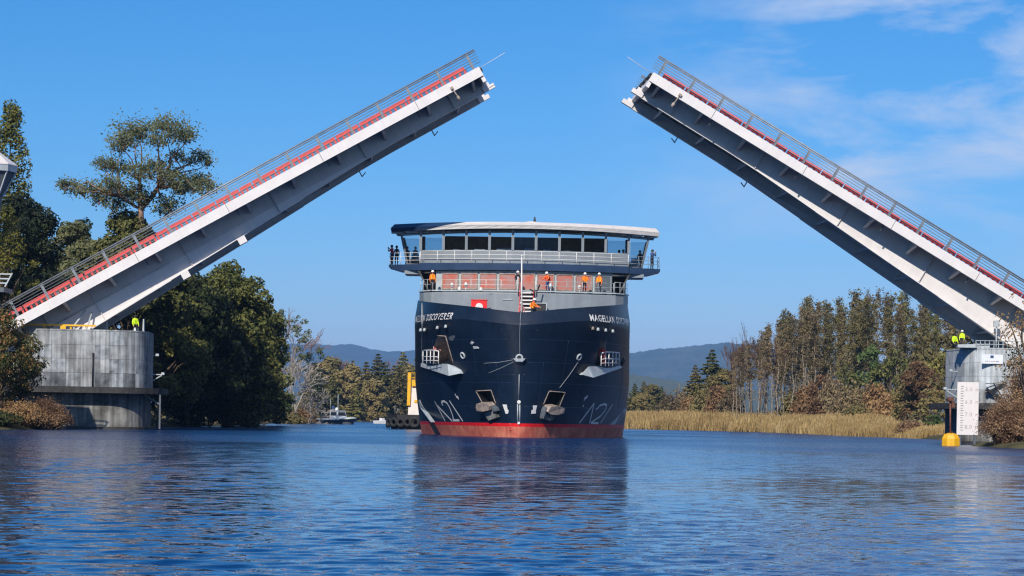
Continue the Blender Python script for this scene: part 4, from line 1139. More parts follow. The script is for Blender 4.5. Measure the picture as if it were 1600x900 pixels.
# red fire box with a white round reel, dark door
c = S(748.5, 476, 15.5)
fb = MB(); fb.box2((c.x - 0.72, 15.5, 9.9), (c.x + 0.72, 16.2, c.z + 0.42)); fx = fb.build('fire_hose_box', M['red'], ship)
fb = MB(); fb.tube([(c.x + 0.02, 15.3, c.z - 0.2), (c.x + 0.02, 15.5, c.z - 0.2)], 0.34, 16); fb.build('hose_reel', M['white'], fx)
fb = MB(); fb.box2((c.x - 0.76, 15.44, c.z + 0.421), (c.x + 0.76, 16.25, c.z + 0.48)); fb.build('lid', M['redbar'], fx)
c = S(847, 480, 16.5)
d = MB(); d.box2((c.x - 0.75, 16.35, 9.9), (c.x + 0.35, 17.0, c.z + 0.32)); dd = d.build('store_door', M['black'], ship)
d = MB(); d.bar((c.x - 0.75, 16.3, c.z + 0.36), (c.x + 0.4, 16.3, c.z + 0.36), 0.08); d.bar((c.x + 0.4, 16.3, c.z + 0.36), (c.x + 0.4, 16.3, 10), 0.08); d.build('door_frame', M['lgrey'], dd)
d = MB(); d.tube([(0.62, 16.0, 13.35), (0.9, 15.7, 13.2), (1.3, 15.7, 13.25), (1.5, 15.9, 13.8)], 0.07, 6); d.build('hose_loop', M['black'], ship)
for x, z in ((-3.9, 13.35), (5.15, 13.7), (-6.6, 13.75), (-5.3, 13.8), (-5.9, 13.4), (2.5, 13.8)):
    d = MB(); d.lathe([(0, 0), (0.14, 0.02), (0.17, 0.25), (0.1, 0.42), (0, 0.45)], 8, (x, fyd(x) + 0.35, z - 0.2)); d.bar((x, fyd(x) + 0.35, 13.2), (x, fyd(x) + 0.35, z - 0.15), 0.06); d.build('deck_light', M['white'], ship)
for u, v in ((769, 458), (790, 468), (797, 468)):
    c = S(u, v, 17.0); d = MB(); d.box((c.x, fyd(c.x) - 0.03, c.z), (0.5, 0.08, 0.07)); d.build('grab_bar', M['lgrey'], ship)
# after decks (mostly hidden behind the bridge)
d = MB(); d.box2((-9.4, 40.01, 9.5), (9.4, 74, 14.6)); d.build('after_house', M['lgrey'], ship)

# ================================================================ PEOPLE
def body_mesh(pose):
    """one continuous skinned body, facing -Y, feet at z=0; material slots: 0 skin, 1 top, 2 trousers, 3 shoes"""
    J = {}
    lean = {'stand': 0.0, 'lean': 0.22, 'crouch': 0.30, 'photo': 0.05}[pose]
    hz_ = {'stand': 0.93, 'lean': 0.93, 'crouch': 0.58, 'photo': 0.93}[pose]
    def up(h): return Vector((0, -math.sin(lean) * h, hz_ + math.cos(lean) * h))
    pts, rad, reg, edges = [], [], [], []
    def V(p, r, g, par=None):
        pts.append(Vector(p)); rad.append(r); reg.append(g)
        if par is not None: edges.append((par, len(pts) - 1))
        return len(pts) - 1
    pel = V(up(0.0), 0.15, 2)
    wst = V(up(0.18), 0.135, 1, pel)
    ch = V(up(0.40), 0.165, 1, wst)
    up_ = V(up(0.50), 0.11, 1, ch)
    nk = V(up(0.58), 0.058, 0, up_)
    h1 = V(up(0.66) + Vector((0, -0.02, 0)), 0.085, 0, nk)
    h2 = V(up(0.76) + Vector((0, -0.015, 0)), 0.098, 0, h1)
    V(up(0.83), 0.06, 0, h2)
    V(up(0.69) + Vector((0, -0.125, 0)), 0.016, 0, h1)                    # nose
    for s in (-1, 1):
        V(up(0.72) + Vector((s * 0.105, 0.01, 0)), 0.02, 0, h2)           # ear
        sh = V(up(0.47) + Vector((s * 0.19, 0, 0)), 0.075, 1, up_)
        sp = pts[sh]
        if pose == 'stand' or (pose == 'crouch'):
            el, wr = sp + Vector((s * 0.06, -0.02 - 0.1 * lean, -0.29)), sp + Vector((s * 0.04, -0.12 - lean * 0.6, -0.53))
        elif pose == 'lean':
            el, wr = sp + Vector((s * 0.07, -0.18, -0.22)), sp + Vector((s * 0.04, -0.42, -0.30))
        else:
            el, wr = sp + Vector((s * 0.05, -0.20, -0.20)), sp + Vector((-s * 0.10, -0.36, 0.06))
        e = V(el, 0.052, 1, sh); w = V(wr, 0.038, 1, e)
        d = (wr - el).normalized()
        pm = V(wr + d * 0.07, 0.036, 0, w)
        sd = d.cross(Vector((s, 0, 0))).normalized() if abs(d.x) < 0.9 else Vector((0, 1, 0))
        for i, ln in enumerate((0.075, 0.088, 0.083, 0.066)):              # four fingers
            q = pts[pm] + sd * (i - 1.5) * 0.021 + d * 0.03
            f1 = V(q + d * ln * 0.5, 0.009, 0, pm); V(q + d * ln + Vector((-s * 0.02, 0, 0)), 0.008, 0, f1)
        V(pts[w] + d * 0.05 - sd * 0.06, 0.010, 0, pm)                    # thumb
        hp = V(up(-0.04) + Vector((s * 0.095, 0, 0)), 0.10, 2, pel)
        if pose == 'crouch': kn, an = Vector((s * 0.15, -0.30, 0.46)), Vector((s * 0.14, 0.02, 0.09))
        else: kn, an = Vector((s * 0.11, -0.03, 0.49)), Vector((s * 0.12, 0.02, 0.09))
        k = V(kn, 0.072, 2, hp); a = V(an, 0.048, 2, k)
        V(an + Vector((s * 0.02, -0.16, -0.045)), 0.042, 3, a)
    me = bpy.data.meshes.new('skel'); me.from_pydata([tuple(p) for p in pts], edges, [])
    o = bpy.data.objects.new('skel', me); col.objects.link(o)
    o.modifiers.new('skin', 'SKIN')
    if not me.skin_vertices: raise RuntimeError('no skin layer')
    for i, r in enumerate(rad):
        me.skin_vertices[0].data[i].radius = (r, r)
        me.skin_vertices[0].data[i].use_root = (i == 0)
    sb = o.modifiers.new('sub', 'SUBSURF'); sb.levels = 1; sb.render_levels = 1
    dg = bpy.context.evaluated_depsgraph_get()
    out = bpy.data.meshes.new_from_object(o.evaluated_get(dg))
    bpy.data.objects.remove(o)
    out.name = 'body'
    for m in ('skin', 'darkcloth', 'darkcloth', 'black'): out.materials.append(M[m])
    P = np.array([tuple(p) for p in pts]); r_ = np.array(rad)
    for f in out.polygons:
        c = np.array(f.center)
        dd = np.linalg.norm(P - c, axis=1) - r_
        f.material_index = reg[int(dd.argmin())]
        f.use_smooth = True
    return out, up(0.75), lean
BODIES = {k: body_mesh(k) for k in ('stand', 'lean', 'crouch', 'photo')}
hm = MB(); hm.lathe([(0.155, -0.01), (0.135, 0.0), (0.13, 0.05), (0.10, 0.115), (0.05, 0.15), (0, 0.158)], 12); hm.lathe([(0.155, -0.01), (0.125, 0.0)], 12)
hm.prism([(-0.08, -0.12, 0.0), (0.08, -0.12, 0.0), (0.05, -0.21, -0.01), (-0.05, -0.21, -0.01)], [(-0.08, -0.12, 0.02), (0.08, -0.12, 0.02), (0.05, -0.21, 0.005), (-0.05, -0.21, 0.005)])
HELMET = hm.mesh('helmet', M['helmet'])
hm = MB(); hm.lathe([(0.10, -0.09), (0.118, -0.02), (0.12, 0.05), (0.09, 0.11), (0, 0.135)], 12); HAIR = hm.mesh('hair', M['hair'])
vm = MB()
for s in (-1, 1):
    vm.prism([(s * 0.04, -0.18, -0.30), (s * 0.19, -0.15, -0.30), (s * 0.20, -0.13, 0.06), (s * 0.06, -0.16, 0.10)], [(s * 0.04, -0.10, -0.30), (s * 0.19, -0.05, -0.30), (s * 0.20, -0.05, 0.06), (s * 0.06, -0.05, 0.12)])
vm.prism([(-0.19, 0.10, -0.30), (0.19, 0.10, -0.30), (0.2, 0.08, 0.12), (-0.2, 0.08, 0.12)], [(-0.19, 0.18, -0.30), (0.19, 0.18, -0.30), (0.18, 0.17, 0.12), (-0.18, 0.17, 0.12)])
VEST = vm.mesh('vest', M['hiviz'])
def person(loc, label, pose='stand', top='darkcloth', legs='darkcloth', head='helmet', yaw=0.0, vest=None, sc_=1.0, group=None):
    me, hd, lean = BODIES[pose]
    p = empty('person', loc, (0, 0, yaw), label, 'person', group)
    p.scale = (sc_,) * 3
    b = link('body', me, p)
    for i, m in enumerate(('skin', top, legs, 'black')):
        b.material_slots[i].link = 'OBJECT'; b.material_slots[i].material = M[m]
    h = link('helmet' if head == 'helmet' else 'hair', HELMET if head == 'helmet' else HAIR, p, hd + Vector((0, -0.01, 0.0)))
    h.rotation_euler = (lean * 0.5, 0, 0)
    if vest:
        v = link('vest', VEST, p, Vector((0, -math.sin(lean) * 0.38, hd.z - 0.36)))
        v.rotation_euler = (lean, 0, 0)
        v.material_slots[0].link = 'OBJECT'; v.material_slots[0].material = M[vest]
    return p
def on_ship(u, v, ly, z): q = S(u, v, ly); return SM @ Vector((q.x, ly, z))
DK = 13.22
person(on_ship(675.5, 455, 18.6, DK), 'person in orange jacket and white helmet at the left end of the red windows', top='orange', vest='lifevest', yaw=0.2)
person(on_ship(808.5, 455, 17.4, DK), 'person in dark clothes and white helmet at the head of the stairs', yaw=0.4)
person(on_ship(855.5, 455, 17.9, DK), 'person in orange and red jacket with dark trousers right of the mast', 'lean', 'orange', 'bluecloth', vest='redcloth', yaw=-0.6)
person(on_ship(913, 455, 18.1, DK), 'person in bright orange life vest left of another at the right windows', 'lean', 'orange', 'darkcloth', vest='lifevest', yaw=0.2)
person(on_ship(936, 455, 18.3, DK), 'person in plain orange jacket before the last grey window', top='orange', vest='lifevest', yaw=-0.2)
person(on_ship(832, 480, 2.4, DECKZ + 0.05), 'person in amber vest standing in the bow beside the stairs', 'lean', 'orange', 'darkcloth', vest='lifevest', yaw=1.0)
person(on_ship(814.5, 480, 3.2, DECKZ - 0.25), 'person in pink jacket behind the mast at the foot of the stairs', top='pinkcloth', vest=None, yaw=0.2)
# on the boarding platforms
for u, v, lab, top, yw, dz in ((685.5, 568, 'person in red striped jacket and white helmet on the left hull platform', 'pinkcloth', 0.5, 0.0), (935.5, 571, 'person all in red on the right hull platform behind the white rail', 'redcloth', -0.3, 0.0)):
    p, n = ray(u, v); n = Vector((n.x, n.y, 0)).normalized()
    q = p + n * 0.35
    person(SM @ q, lab, 'lean' if u < 800 else 'stand', top, 'redcloth' if u > 800 else 'darkcloth', 'helmet' if u < 800 else 'hair', yw)
# wings, outside
yw_ = fy(12.0) + 1.0
person(on_ship(612.5, 412, yw_, 15.85), 'person in red jacket leaning out over the far left end of the ship bridge', 'photo', 'redcloth', 'darkcloth', 'hair', -0.9)
person(on_ship(619.5, 412, yw_ + 0.7, 15.85), 'person in dark red jacket just outside the left end of the ship bridge windows', 'stand', 'browncloth', 'darkcloth', 'hair', -0.3)
person(on_ship(1018.5, 418, yw_ + 0.4, 15.85), 'person in blue jacket alone on the right wing of the ship bridge', 'photo', 'bluecloth', 'darkcloth', 'hair', 0.7)
# inside the bridge
for u, lab, top in ((636, 'silhouetted person nearest the slanted left wing window', 'darkcloth'), (649, 'silhouetted person in dark clothes just left of the first thick window post', 'darkcloth'), (667, 'silhouetted person seated low behind the second left bridge window', 'bluecloth'), (675.5, 'silhouetted person beside the dark left edge of the chart room', 'darkcloth'),
                    (967.5, 'person in brown jacket behind the second window from the right bridge end', 'browncloth'), (974, 'person in dark jacket close beside the brown jacketed one on the bridge', 'darkcloth'), (1000, 'silhouetted person looking right behind the last right wing window', 'darkcloth')):
    ly = 25.6 if u not in (667, 675.5, 974) else 24.9
    person(on_ship(u, 400, ly, 15.93 if u not in (667, 675.5) else 15.55), lab, 'stand', top, 'darkcloth', 'hair', 0.6 if u < 800 else -0.5)
# workers on the piers
PL = lambda x, y: pierL.matrix_basis @ Vector((x, y, ZT))
PR = lambda x, y: pierR.matrix_basis @ Vector((x, y, ZT))
def on_pier(u, pier, back):
    q = onb(u, 515, 0.6 + back); return Vector((q.x, q.y, ZT))
person(on_pier(125.5, pierL, 2.4), 'worker in yellow vest and white helmet at the foot of the left bridge girder', 'stand', 'hiviz', 'darkcloth', 'helmet', 1.0, 'hiviz', 0.92)
person(on_pier(131, pierL, 3.0), 'worker with dark hair half hidden behind the white helmeted one on the left pier', 'stand', 'hiviz', 'darkcloth', 'hair', -0.8, 'hiviz', 0.9)
person(on_pier(210.5, pierL, 2.6), 'worker in yellow vest and dark cap alone at the right of the left pier', 'crouch', 'hiviz', 'darkcloth', 'hair', 0.4, 'hiviz', 1.0)
person(on_pier(1491, pierR, 2.0), 'worker in yellow vest under the signal post on the right pier', 'crouch', 'hiviz', 'darkcloth', 'hair', 0.2, 'hiviz', 0.9)
person(on_pier(1503.5, pierR, 2.0), 'worker in yellow vest and white helmet standing on the right pier', 'stand', 'hiviz', 'darkcloth', 'helmet', -0.4, 'hiviz', 0.86)

# ================================================================ SMALL CRAFT
# tug lying off the ship's quarter
c = at(650, 668, 276)
tug = empty('tug_boat', (c.x, 276, 0), (0, 0, R(-6)), 'yellow and white tug hung with black tyres half hidden behind the ship', 'tug')
b = MB(); loop = [(-3.3, 0), (-3.05, -1.4), (-2.0, -2.2), (0, -2.5), (2.0, -2.2), (3.05, -1.4), (3.3, 0), (3.3, 16), (-3.3, 16)]
b.prism([(x * 0.9, y * 0.95, -1.0) for x, y in loop], [(x, y, 1.55) for x, y in loop]); b.build('hull', M['black'], tug)
b = MB(); b.prism([(x * 1.02, y * 1.02, 1.3) for x, y in loop], [(x * 1.02, y * 1.02, 1.75) for x, y in loop]); b.build('bulwark', M['black'], tug)
ty = MB(); ty.torus((0, 0, 0), (0, 1, 0), 0.42, 0.2, 16, 8); ty = ty.mesh('tyre', M['rubber'])
for x, y, z, rz in ((-3.1, -1.5, 0.75, -50), (-2.4, -2.25, 0.8, -25), (-1.5, -2.6, 0.8, -12), (-0.6, -2.8, 0.85, -4), (0.4, -2.85, 0.8, 0), (1.4, -2.65, 0.8, 12), (-3.5, -0.5, 0.7, -80), (-3.5, 0.8, 0.7, -90), (2.4, -2.2, 0.8, 25), (3.2, -1.3, 0.8, 50)):
    o = link('tyre', ty, tug, (x, y, z)); o.rotation_euler = (0, 0, R(rz))
b = MB(); b.torus((0.25, -2.95, 0.85), (0, 1, 0), 0.52, 0.22, 18, 8); b.build('tyre', M['rubber'], tug)
b = MB(); b.prism([(-1.35, 2.0, 1.76), (1.75, 2.0, 1.76), (1.75, 8, 1.76), (-1.35, 8, 1.76)], [(-1.15, 2.2, 5.6), (1.6, 2.2, 5.6), (1.6, 7.5, 5.6), (-1.15, 7.5, 5.6)]); b.build('deckhouse', M['warmwhite'], tug)
b = MB(); b.prism([(-1.45, 1.75, 2.9), (-1.05, 1.75, 2.9), (-1.05, 1.99, 2.9), (-1.45, 2.4, 2.9)], [(-1.40, 1.75, 7.0), (-1.0, 1.75, 7.0), (-1.0, 1.95, 7.0), (-1.40, 2.3, 7.0)]); b.build('yellow_trunk', M['yellow'], tug)
b = MB(); b.box2((-0.55, 2.0, 3.25), (0.0, 2.3, 3.6)); b.box2((-0.9, 1.85, 5.3), (1.8, 2.1, 6.1)); b.build('yellow_panel', M['yellow'], tug)
b = MB(); b.box2((-0.25, 1.99, 4.0), (0.35, 2.3, 5.0)); b.build('window', M['black'], tug)
b = MB()
for z in (5.75, 6.35, 6.95): b.tube([(-1.1, 2.0, z), (1.7, 2.0, z)], 0.05, 6)
for x in (-1.1, -0.5, 0.1, 0.7, 1.3): b.tube([(x, 2.0, 5.6), (x, 2.0, 7.0)], 0.05, 6)
b.tube([(0.0, 3, 5.6), (0.05, 3, 8.6), (0.7, 3, 8.9), (1.4, 3, 8.6)], 0.09, 6); b.tube([(0.9, 3, 5.6), (0.9, 3, 13.2)], 0.08, 6); b.tube([(1.5, 3, 5.6), (1.5, 3, 12)], 0.06, 6)
for z in (9.5, 10.6, 11.7): b.tube([(0.5, 3, z), (1.6, 3, z)], 0.05, 6)
b.build('yellow_mast', M['yellow'], tug)
b = MB(); b.box2((1.0, 1.2, 1.76), (1.5, 1.7, 2.8)); b.build('deck_locker', M['redbar'], tug)
b = MB(); b.tube([(-2.6, -0.4, 1.7), (-2.6, -0.4, 2.9)], 0.06, 6); b.tube([(-2.2, -0.5, 1.9), (-2.2, -0.5, 2.5)], 0.12, 8); b.build('bitt', M['dgrey'], tug)

# patrol boat
c = at(528, 662.5, 390)
pb = empty('patrol_boat', (c.x, 390, 0), (0, 0, R(40)), 'small grey and white patrol boat with black cabin on the far water', 'boat')
LB = 8.4                                                   # local -Y is the bow
def hullring(k, z):                                        # half ring in plan
    pts = []
    for i in range(13):
        a = math.pi * i / 12
        x = 1.35 * k * math.cos(a); y = -LB / 2 * 0.55 - 2.0 * k * math.sin(a)
        pts.append((x, y, z + 0.28 * math.sin(a)))
    return pts + [(-1.35 * k, LB / 2, z), (1.35 * k, LB / 2, z)]
b = MB(); b.prism(hullring(0.75, -0.5), hullring(1.0, 0.5)); b.build('hull', M['dgrey'], pb)
b = MB(); ring = [Vector(p) for p in hullring(1.0, 0.72)]; b.tube([ring[13]] + [ring[i] for i in range(12, -1, -1)] + [ring[14]], 0.27, 8); b.build('tube_collar', M['lgrey'], pb)
b = MB(); ring = [Vector(p) for p in hullring(1.16, 0.62)]; b.tube([ring[13]] + [ring[i] for i in range(12, -1, -1)] + [ring[14]], 0.13, 6); b.build('rubbing_strake', M['black'], pb)
b = MB(); b.prism([(-1.0, -1.6, 0.6), (1.0, -1.6, 0.6), (1.0, 1.2, 0.6), (-1.0, 1.2, 0.6)], [(-0.85, -0.9, 2.25), (0.85, -0.9, 2.25), (0.85, 1.2, 2.25), (-0.85, 1.2, 2.25)]); cb = b.build('cabin', M['lgrey'], pb)
b = MB(); b.add([(-0.8, -1.29, 1.5), (0.8, -1.29, 1.5), (0.72, -1.0, 2.1), (-0.72, -1.0, 2.1)], [(0, 1, 2, 3)]); b.add([(-0.97, -0.9, 1.5), (-0.97, 0.9, 1.5), (-0.91, 0.9, 2.1), (-0.91, -0.7, 2.1)], [(0, 1, 2, 3)]); b.add([(0.97, -0.9, 1.5), (0.97, 0.9, 1.5), (0.91, 0.9, 2.1), (0.91, -0.7, 2.1)], [(0, 1, 2, 3)]); b.build('window', M['black'], cb)
b = MB(); b.box2((-0.95, -1.0, 2.26), (0.95, 1.3, 2.36)); b.build('cabin_roof', M['lgrey'], pb)
b = MB(); b.lathe([(0, 0), (0.3, 0), (0.32, 0.25), (0.15, 0.5), (0, 0.52)], 10, (-0.3, 0, 2.37)); b.lathe([(0, 0), (0.22, 0), (0.22, 0.4), (0, 0.5)], 10, (0.4, 0.9, 2.37)); b.build('radar_dome', M['white'], pb)
b = MB(); b.tube([(0.8, 1.2, 0.6), (0.8, 1.2, 5.2)], 0.05, 5); b.tube([(-0.8, 1.2, 2.3), (-0.8, 1.2, 4.4)], 0.035, 5); b.build('aerial', M['lgrey'], pb)
b = MB(); b.box2((0.2, 1.4, 2.6), (0.24, 2.2, 3.2)); b.build('flag', M['bluecloth'], pb)
b = MB(); b.box2((-0.5, 3.6, 0.5), (0.5, 4.6, 1.5)); b.build('outboard_engine', M['black'], pb)
b = MB()
for y in (1.8, 2.6, 3.4): b.tube([(-1.1, y, 0.8), (-1.1, y, 2.0), (1.1, y, 2.0), (1.1, y, 0.8)], 0.05, 5)
b.build('roll_bar', M['lgrey'], pb)
for x, y, t_, lab in ((-0.4, 2.2, 'darkcloth', 'person in dark clothes in the stern of the patrol boat'), (0.3, 3.0, 'pinkcloth', 'person in pale red jacket at the stern of the patrol boat')):
    q = pb.matrix_basis @ Vector((x, y, 0.62)); person(q, lab, 'stand', t_, 'darkcloth', 'hair', R(40))
# little white skiff
c = at(596.5, 662.5, 455)
sk = empty('skiff', (c.x, 455, 0), (0, 0, R(50)), 'tiny white skiff on the far water left of the tug', 'boat')
b = MB(); b.prism([(-0.5, -1.2, -0.2), (0, -1.9, -0.2), (0.5, -1.2, -0.2), (0.6, 1.6, -0.2), (-0.6, 1.6, -0.2)], [(-0.8, -1.3, 0.65), (0, -2.4, 0.8), (0.8, -1.3, 0.65), (0.8, 1.8, 0.6), (-0.8, 1.8, 0.6)]); b.build('hull', M['white'], sk)
b = MB(); b.box2((-0.4, -0.4, 0.66), (0.4, 0.3, 1.15)); b.build('console', M['white'], sk)
b = MB(); b.box2((-0.2, 1.7, 0.4), (0.2, 2.1, 1.1)); b.build('outboard_engine', M['black'], sk)

# ================================================================ WATER, BANKS, HILLS
rng = np.random.default_rng(7)
SH_L = np.array([(-400, -75), (0, -55), (150, -46), (170, -37.5), (182, -37), (190, -39), (254, -35.5), (300, -36), (390, -41), (480, -46), (600, -72), (692, -130)], float)
SH_R = np.array([(-400, 65), (0, 55), (150, 42), (160, 36), (172, 35.5), (180, 39), (200, 46), (262, 47), (289, 44), (330, 43), (366, 40), (385, 31), (400, 20), (430, 8), (480, 0), (600, -10), (692, -22)], float)
def shoreL(y): return np.interp(y, SH_L[:, 0], SH_L[:, 1])
def shoreR(y): return np.interp(y, SH_R[:, 0], SH_R[:, 1])
def land_h(x, y):
    d = np.maximum(shoreL(y) - x, x - shoreR(y))           # >0: on land
    far = (y - 692) * 1.0
    d = np.where(y > 692, np.maximum(d, far), d)
    h = np.where(d > 0, 0.25 + 1.1 * (1 - np.exp(-np.maximum(d, 0) / 9)) + 0.004 * np.minimum(np.maximum(d, 0), 400), np.maximum(-2.5, 0.25 + d * 0.5))
    return h + 0.12 * np.sin(x * 0.7 + y * 0.31) * np.clip(d / 6, 0, 1)
def axis(a, fine0, fine1, b, st):
    n1 = np.linspace(0, 1, 16) ** 2.4
    return np.concatenate([fine0 - (fine0 - a) * n1[:0:-1], np.arange(fine0, fine1, st), fine1 + (b - fine1) * n1])
gx, gy = axis(-9000, -130, 140, 9000, 2.0), axis(-1500, 120, 760, 13000, 4.0)
X_, Y_ = np.meshgrid(gx, gy)
Z_ = land_h(X_, Y_)
nx_, ny_ = len(gx), len(gy)
ii = np.arange(nx_ * ny_).reshape(ny_, nx_)
qd = np.stack([ii[:-1, :-1], ii[:-1, 1:], ii[1:, 1:], ii[1:, :-1]], -1).reshape(-1, 4)
M['ground'] = paint('bank_soil_and_grass', (0.085, 0.075, 0.035), 0.95, 0.3, 0.25, 0.1, bump=0.4, c2=(0.035, 0.03, 0.018))
tag(link('ground', mesh_np('ground', np.stack([X_, Y_, Z_], -1).reshape(-1, 3), qd, M['ground'], True)), 'low river banks of earth and dry grass on both sides', kind='structure')

# water: one sheet, finely waved where the camera looks, with real ripples
def water_mesh():
    rr = [3.0]
    while rr[-1] < 9000:
        r = rr[-1]
        rr.append(r + (0.6 if r < 17 else max(0.046, r * 0.0023) if r < 120 else r * 0.0042 if r < 300 else r * 0.012 if r < 600 else r * 0.08))
    rr = np.array(rr)
    fine = np.linspace(-R(20), R(20), 430)
    rest = np.linspace(R(20), 2 * math.pi - R(20), 40)[1:-1]
    an = np.concatenate([fine, rest])
    na, nr = len(an), len(rr)
    A, Rr = np.meshgrid(an, rr)
    x, y = Rr * np.sin(A), Rr * np.cos(A)
    z = np.zeros_like(x); have = np.zeros_like(x); tot = 0.0
    g = np.random.default_rng(3)
    dr = np.gradient(rr)[:, None] * np.ones_like(x)
    edge = np.clip((R(20) - np.minimum(np.abs(A), 2 * math.pi - np.abs(A))) / R(0.8), 0, 1)
    for k in range(80):
        lam = 0.20 * (1.35 / 0.20) ** (g.random() ** 1.0)
        th = g.normal(0, 0.48) + 0.08
        kx, ky = math.sin(th) * 2 * math.pi / lam, math.cos(th) * 2 * math.pi / lam
        fade = np.clip((lam / dr - 2.6) / 2.5, 0, 1) * edge
        slope = 0.0105 * (0.6 / lam) ** 0.1
        gust = 0.85 + 0.6 * np.sin(x * 0.05 + y * 0.021 + k) * np.sin(y * 0.043 - x * 0.02 + 2 * k)
        ph = g.random() * 6.28
        w = np.sin(kx * x + ky * y + ph + 0.5 * np.sin(x * 0.23 + k) + 0.4 * np.sin(y * 0.19 + 1.7 * k))
        have += fade * slope ** 2; tot += slope ** 2
        z += fade * gust * slope * lam / (2 * math.pi) * (w + 0.34 * np.cos(2 * (kx * x + ky * y + ph)))
    patch = np.sin(x * .17 + 1.4 * np.sin(y * .052)) * np.sin(y * .083 + .9 * np.sin(x * .071)) + 0.6 * np.sin(x * .05 - y * .03) * np.sin(y * .031 + 1)
    z *= 1 + 0.42 * patch                                 # ruffled and calmer patches
    ii = np.arange(na * nr).reshape(nr, na)
    nxt = np.roll(ii, -1, axis=1)
    q = np.stack([ii[:-1], nxt[:-1], nxt[1:], ii[1:]], -1).reshape(-1, 4)
    v = np.stack([x, y, z], -1).reshape(-1, 3)
    c = len(v); v = np.vstack([v, [[0, 0, 0]]])
    me = mesh_np('water', v, q, M['water'], True)
    at_ = me.attributes.new('unmodelled', 'FLOAT', 'POINT')      # share of the waves too fine for the mesh here
    at_.data.foreach_set('value', np.append(((1 - np.sqrt(have / tot)) * (1 + 0.25 * patch)).ravel(), 1.0).astype(np.float32))
    return me
m, nt, b = newmat('river_water')
M['water'] = m
N, L = nt.nodes, nt.links
b.inputs['Base Color'].default_value = (0.002, 0.027, 0.10, 1)
rw = N.new('ShaderNodeMath'); rw.operation = 'MULTIPLY_ADD'; rw.inputs[1].default_value = 0.22; rw.inputs[2].default_value = 0.03
b.inputs['IOR'].default_value = 1.333
b.inputs['Specular IOR Level'].default_value = 0.5
tcw = N.new('ShaderNodeTexCoord')
prev = None
atw = N.new('ShaderNodeAttribute'); atw.attribute_name = 'unmodelled'
L.new(atw.outputs['Fac'], rw.inputs[0]); L.new(rw.outputs[0], b.inputs['Roughness'])
for sc_, det, dist, st in ((0.55, 4, 0.10, None), (3.5, 2, 0.008, 0.8)):
    mpw = N.new('ShaderNodeMapping'); mpw.inputs['Scale'].default_value = (0.55, 1.0, 1.0); mpw.inputs['Rotation'].default_value = (0, 0, R(14))
    nw = N.new('ShaderNodeTexNoise'); nw.inputs['Scale'].default_value = sc_; nw.inputs['Detail'].default_value = det; nw.inputs['Roughness'].default_value = 0.6
    L.new(tcw.outputs['Object'], mpw.inputs[0]); L.new(mpw.outputs[0], nw.inputs['Vector'])
    bw = N.new('ShaderNodeBump'); bw.inputs['Strength'].default_value = st or 1.0; bw.inputs['Distance'].default_value = dist
    L.new(nw.outputs['Fac'], bw.inputs['Height'])
    if st is None: L.new(atw.outputs['Fac'], bw.inputs['Strength'])
    if prev: L.new(prev.outputs[0], bw.inputs['Normal'])
    prev = bw
L.new(prev.outputs[0], b.inputs['Normal'])
tag(link('water', water_mesh()), 'blue rippled river with reflections of the ship and trees', kind='structure')

# hills: two ridges far behind
M['hill'] = foliage('wooded_hillside', [(0.02, 0.034, 0.016), (0.04, 0.058, 0.024), (0.085, 0.085, 0.04)], 0.0, 0.006)
def hill(name, pts, y0, depth, m, label, seed):
    """pts: skyline (u, v) seen at distance y0"""
    g = np.random.default_rng(seed)
    P = [at(u, v, y0) for u, v in pts]
    xs = np.array([p.x for p in P]); hs_ = np.array([p.z for p in P])
    k_ = y0 / 4000
    xx = np.arange(xs[0] - 500 * k_, xs[-1] + 500 * k_, 9.0 * k_)
    hh = np.interp(xx, xs, hs_, left=hs_[0] * 0.6, right=hs_[-1] * 0.8)
    rows = np.linspace(-1, 1, 60)
    Xg, Rg = np.meshgrid(xx, rows)
    prof = np.cos(Rg * math.pi / 2) ** 1.15
    Zg = hh[None, :] * prof
    Yg = y0 + Rg * depth
    fold = sum(np.sin(Xg / k_ / w + Yg / k_ / (w * 1.7) + ph) * a for w, ph, a in ((150, 0, .04), (70, 1.2, .03), (38, 2.5, .018))) * hh[None, :] * (1 - prof ** 6)
    Zg = Zg + fold * np.clip(prof * 2, 0, 1) + g.random(Xg.shape) * 4.5 * k_
    ii = np.arange(Xg.size).reshape(Xg.shape)
    q = np.stack([ii[:-1, :-1], ii[:-1, 1:], ii[1:, 1:], ii[1:, :-1]], -1).reshape(-1, 4)
    return tag(link(name, mesh_np(name, np.stack([Xg, Yg, Zg], -1).reshape(-1, 3), q, m, False)), label, kind='structure')
hill('hills', [(380, 536), (470, 541), (490, 541), (520, 543), (545, 541), (560, 543), (590, 551), (620, 553), (660, 551), (760, 558), (900, 566)], 12000, 2200, M['hill'], 'low blue wooded ridge behind the trees on the left', 1)
hill('hills', [(860, 566), (985, 555), (1020, 549), (1060, 546), (1090, 543), (1130, 539), (1165, 542), (1200, 549), (1320, 564), (1500, 578), (1700, 592)], 9800, 2000, M['hill'], 'green and blue wooded hill right of the ship', 2)
hill('hills', [(900, 600), (985, 588), (1030, 594), (1060, 600), (1100, 606), (1300, 620)], 5000, 900, M['f_mid'], 'lower paler slope in front of the right hill', 3)

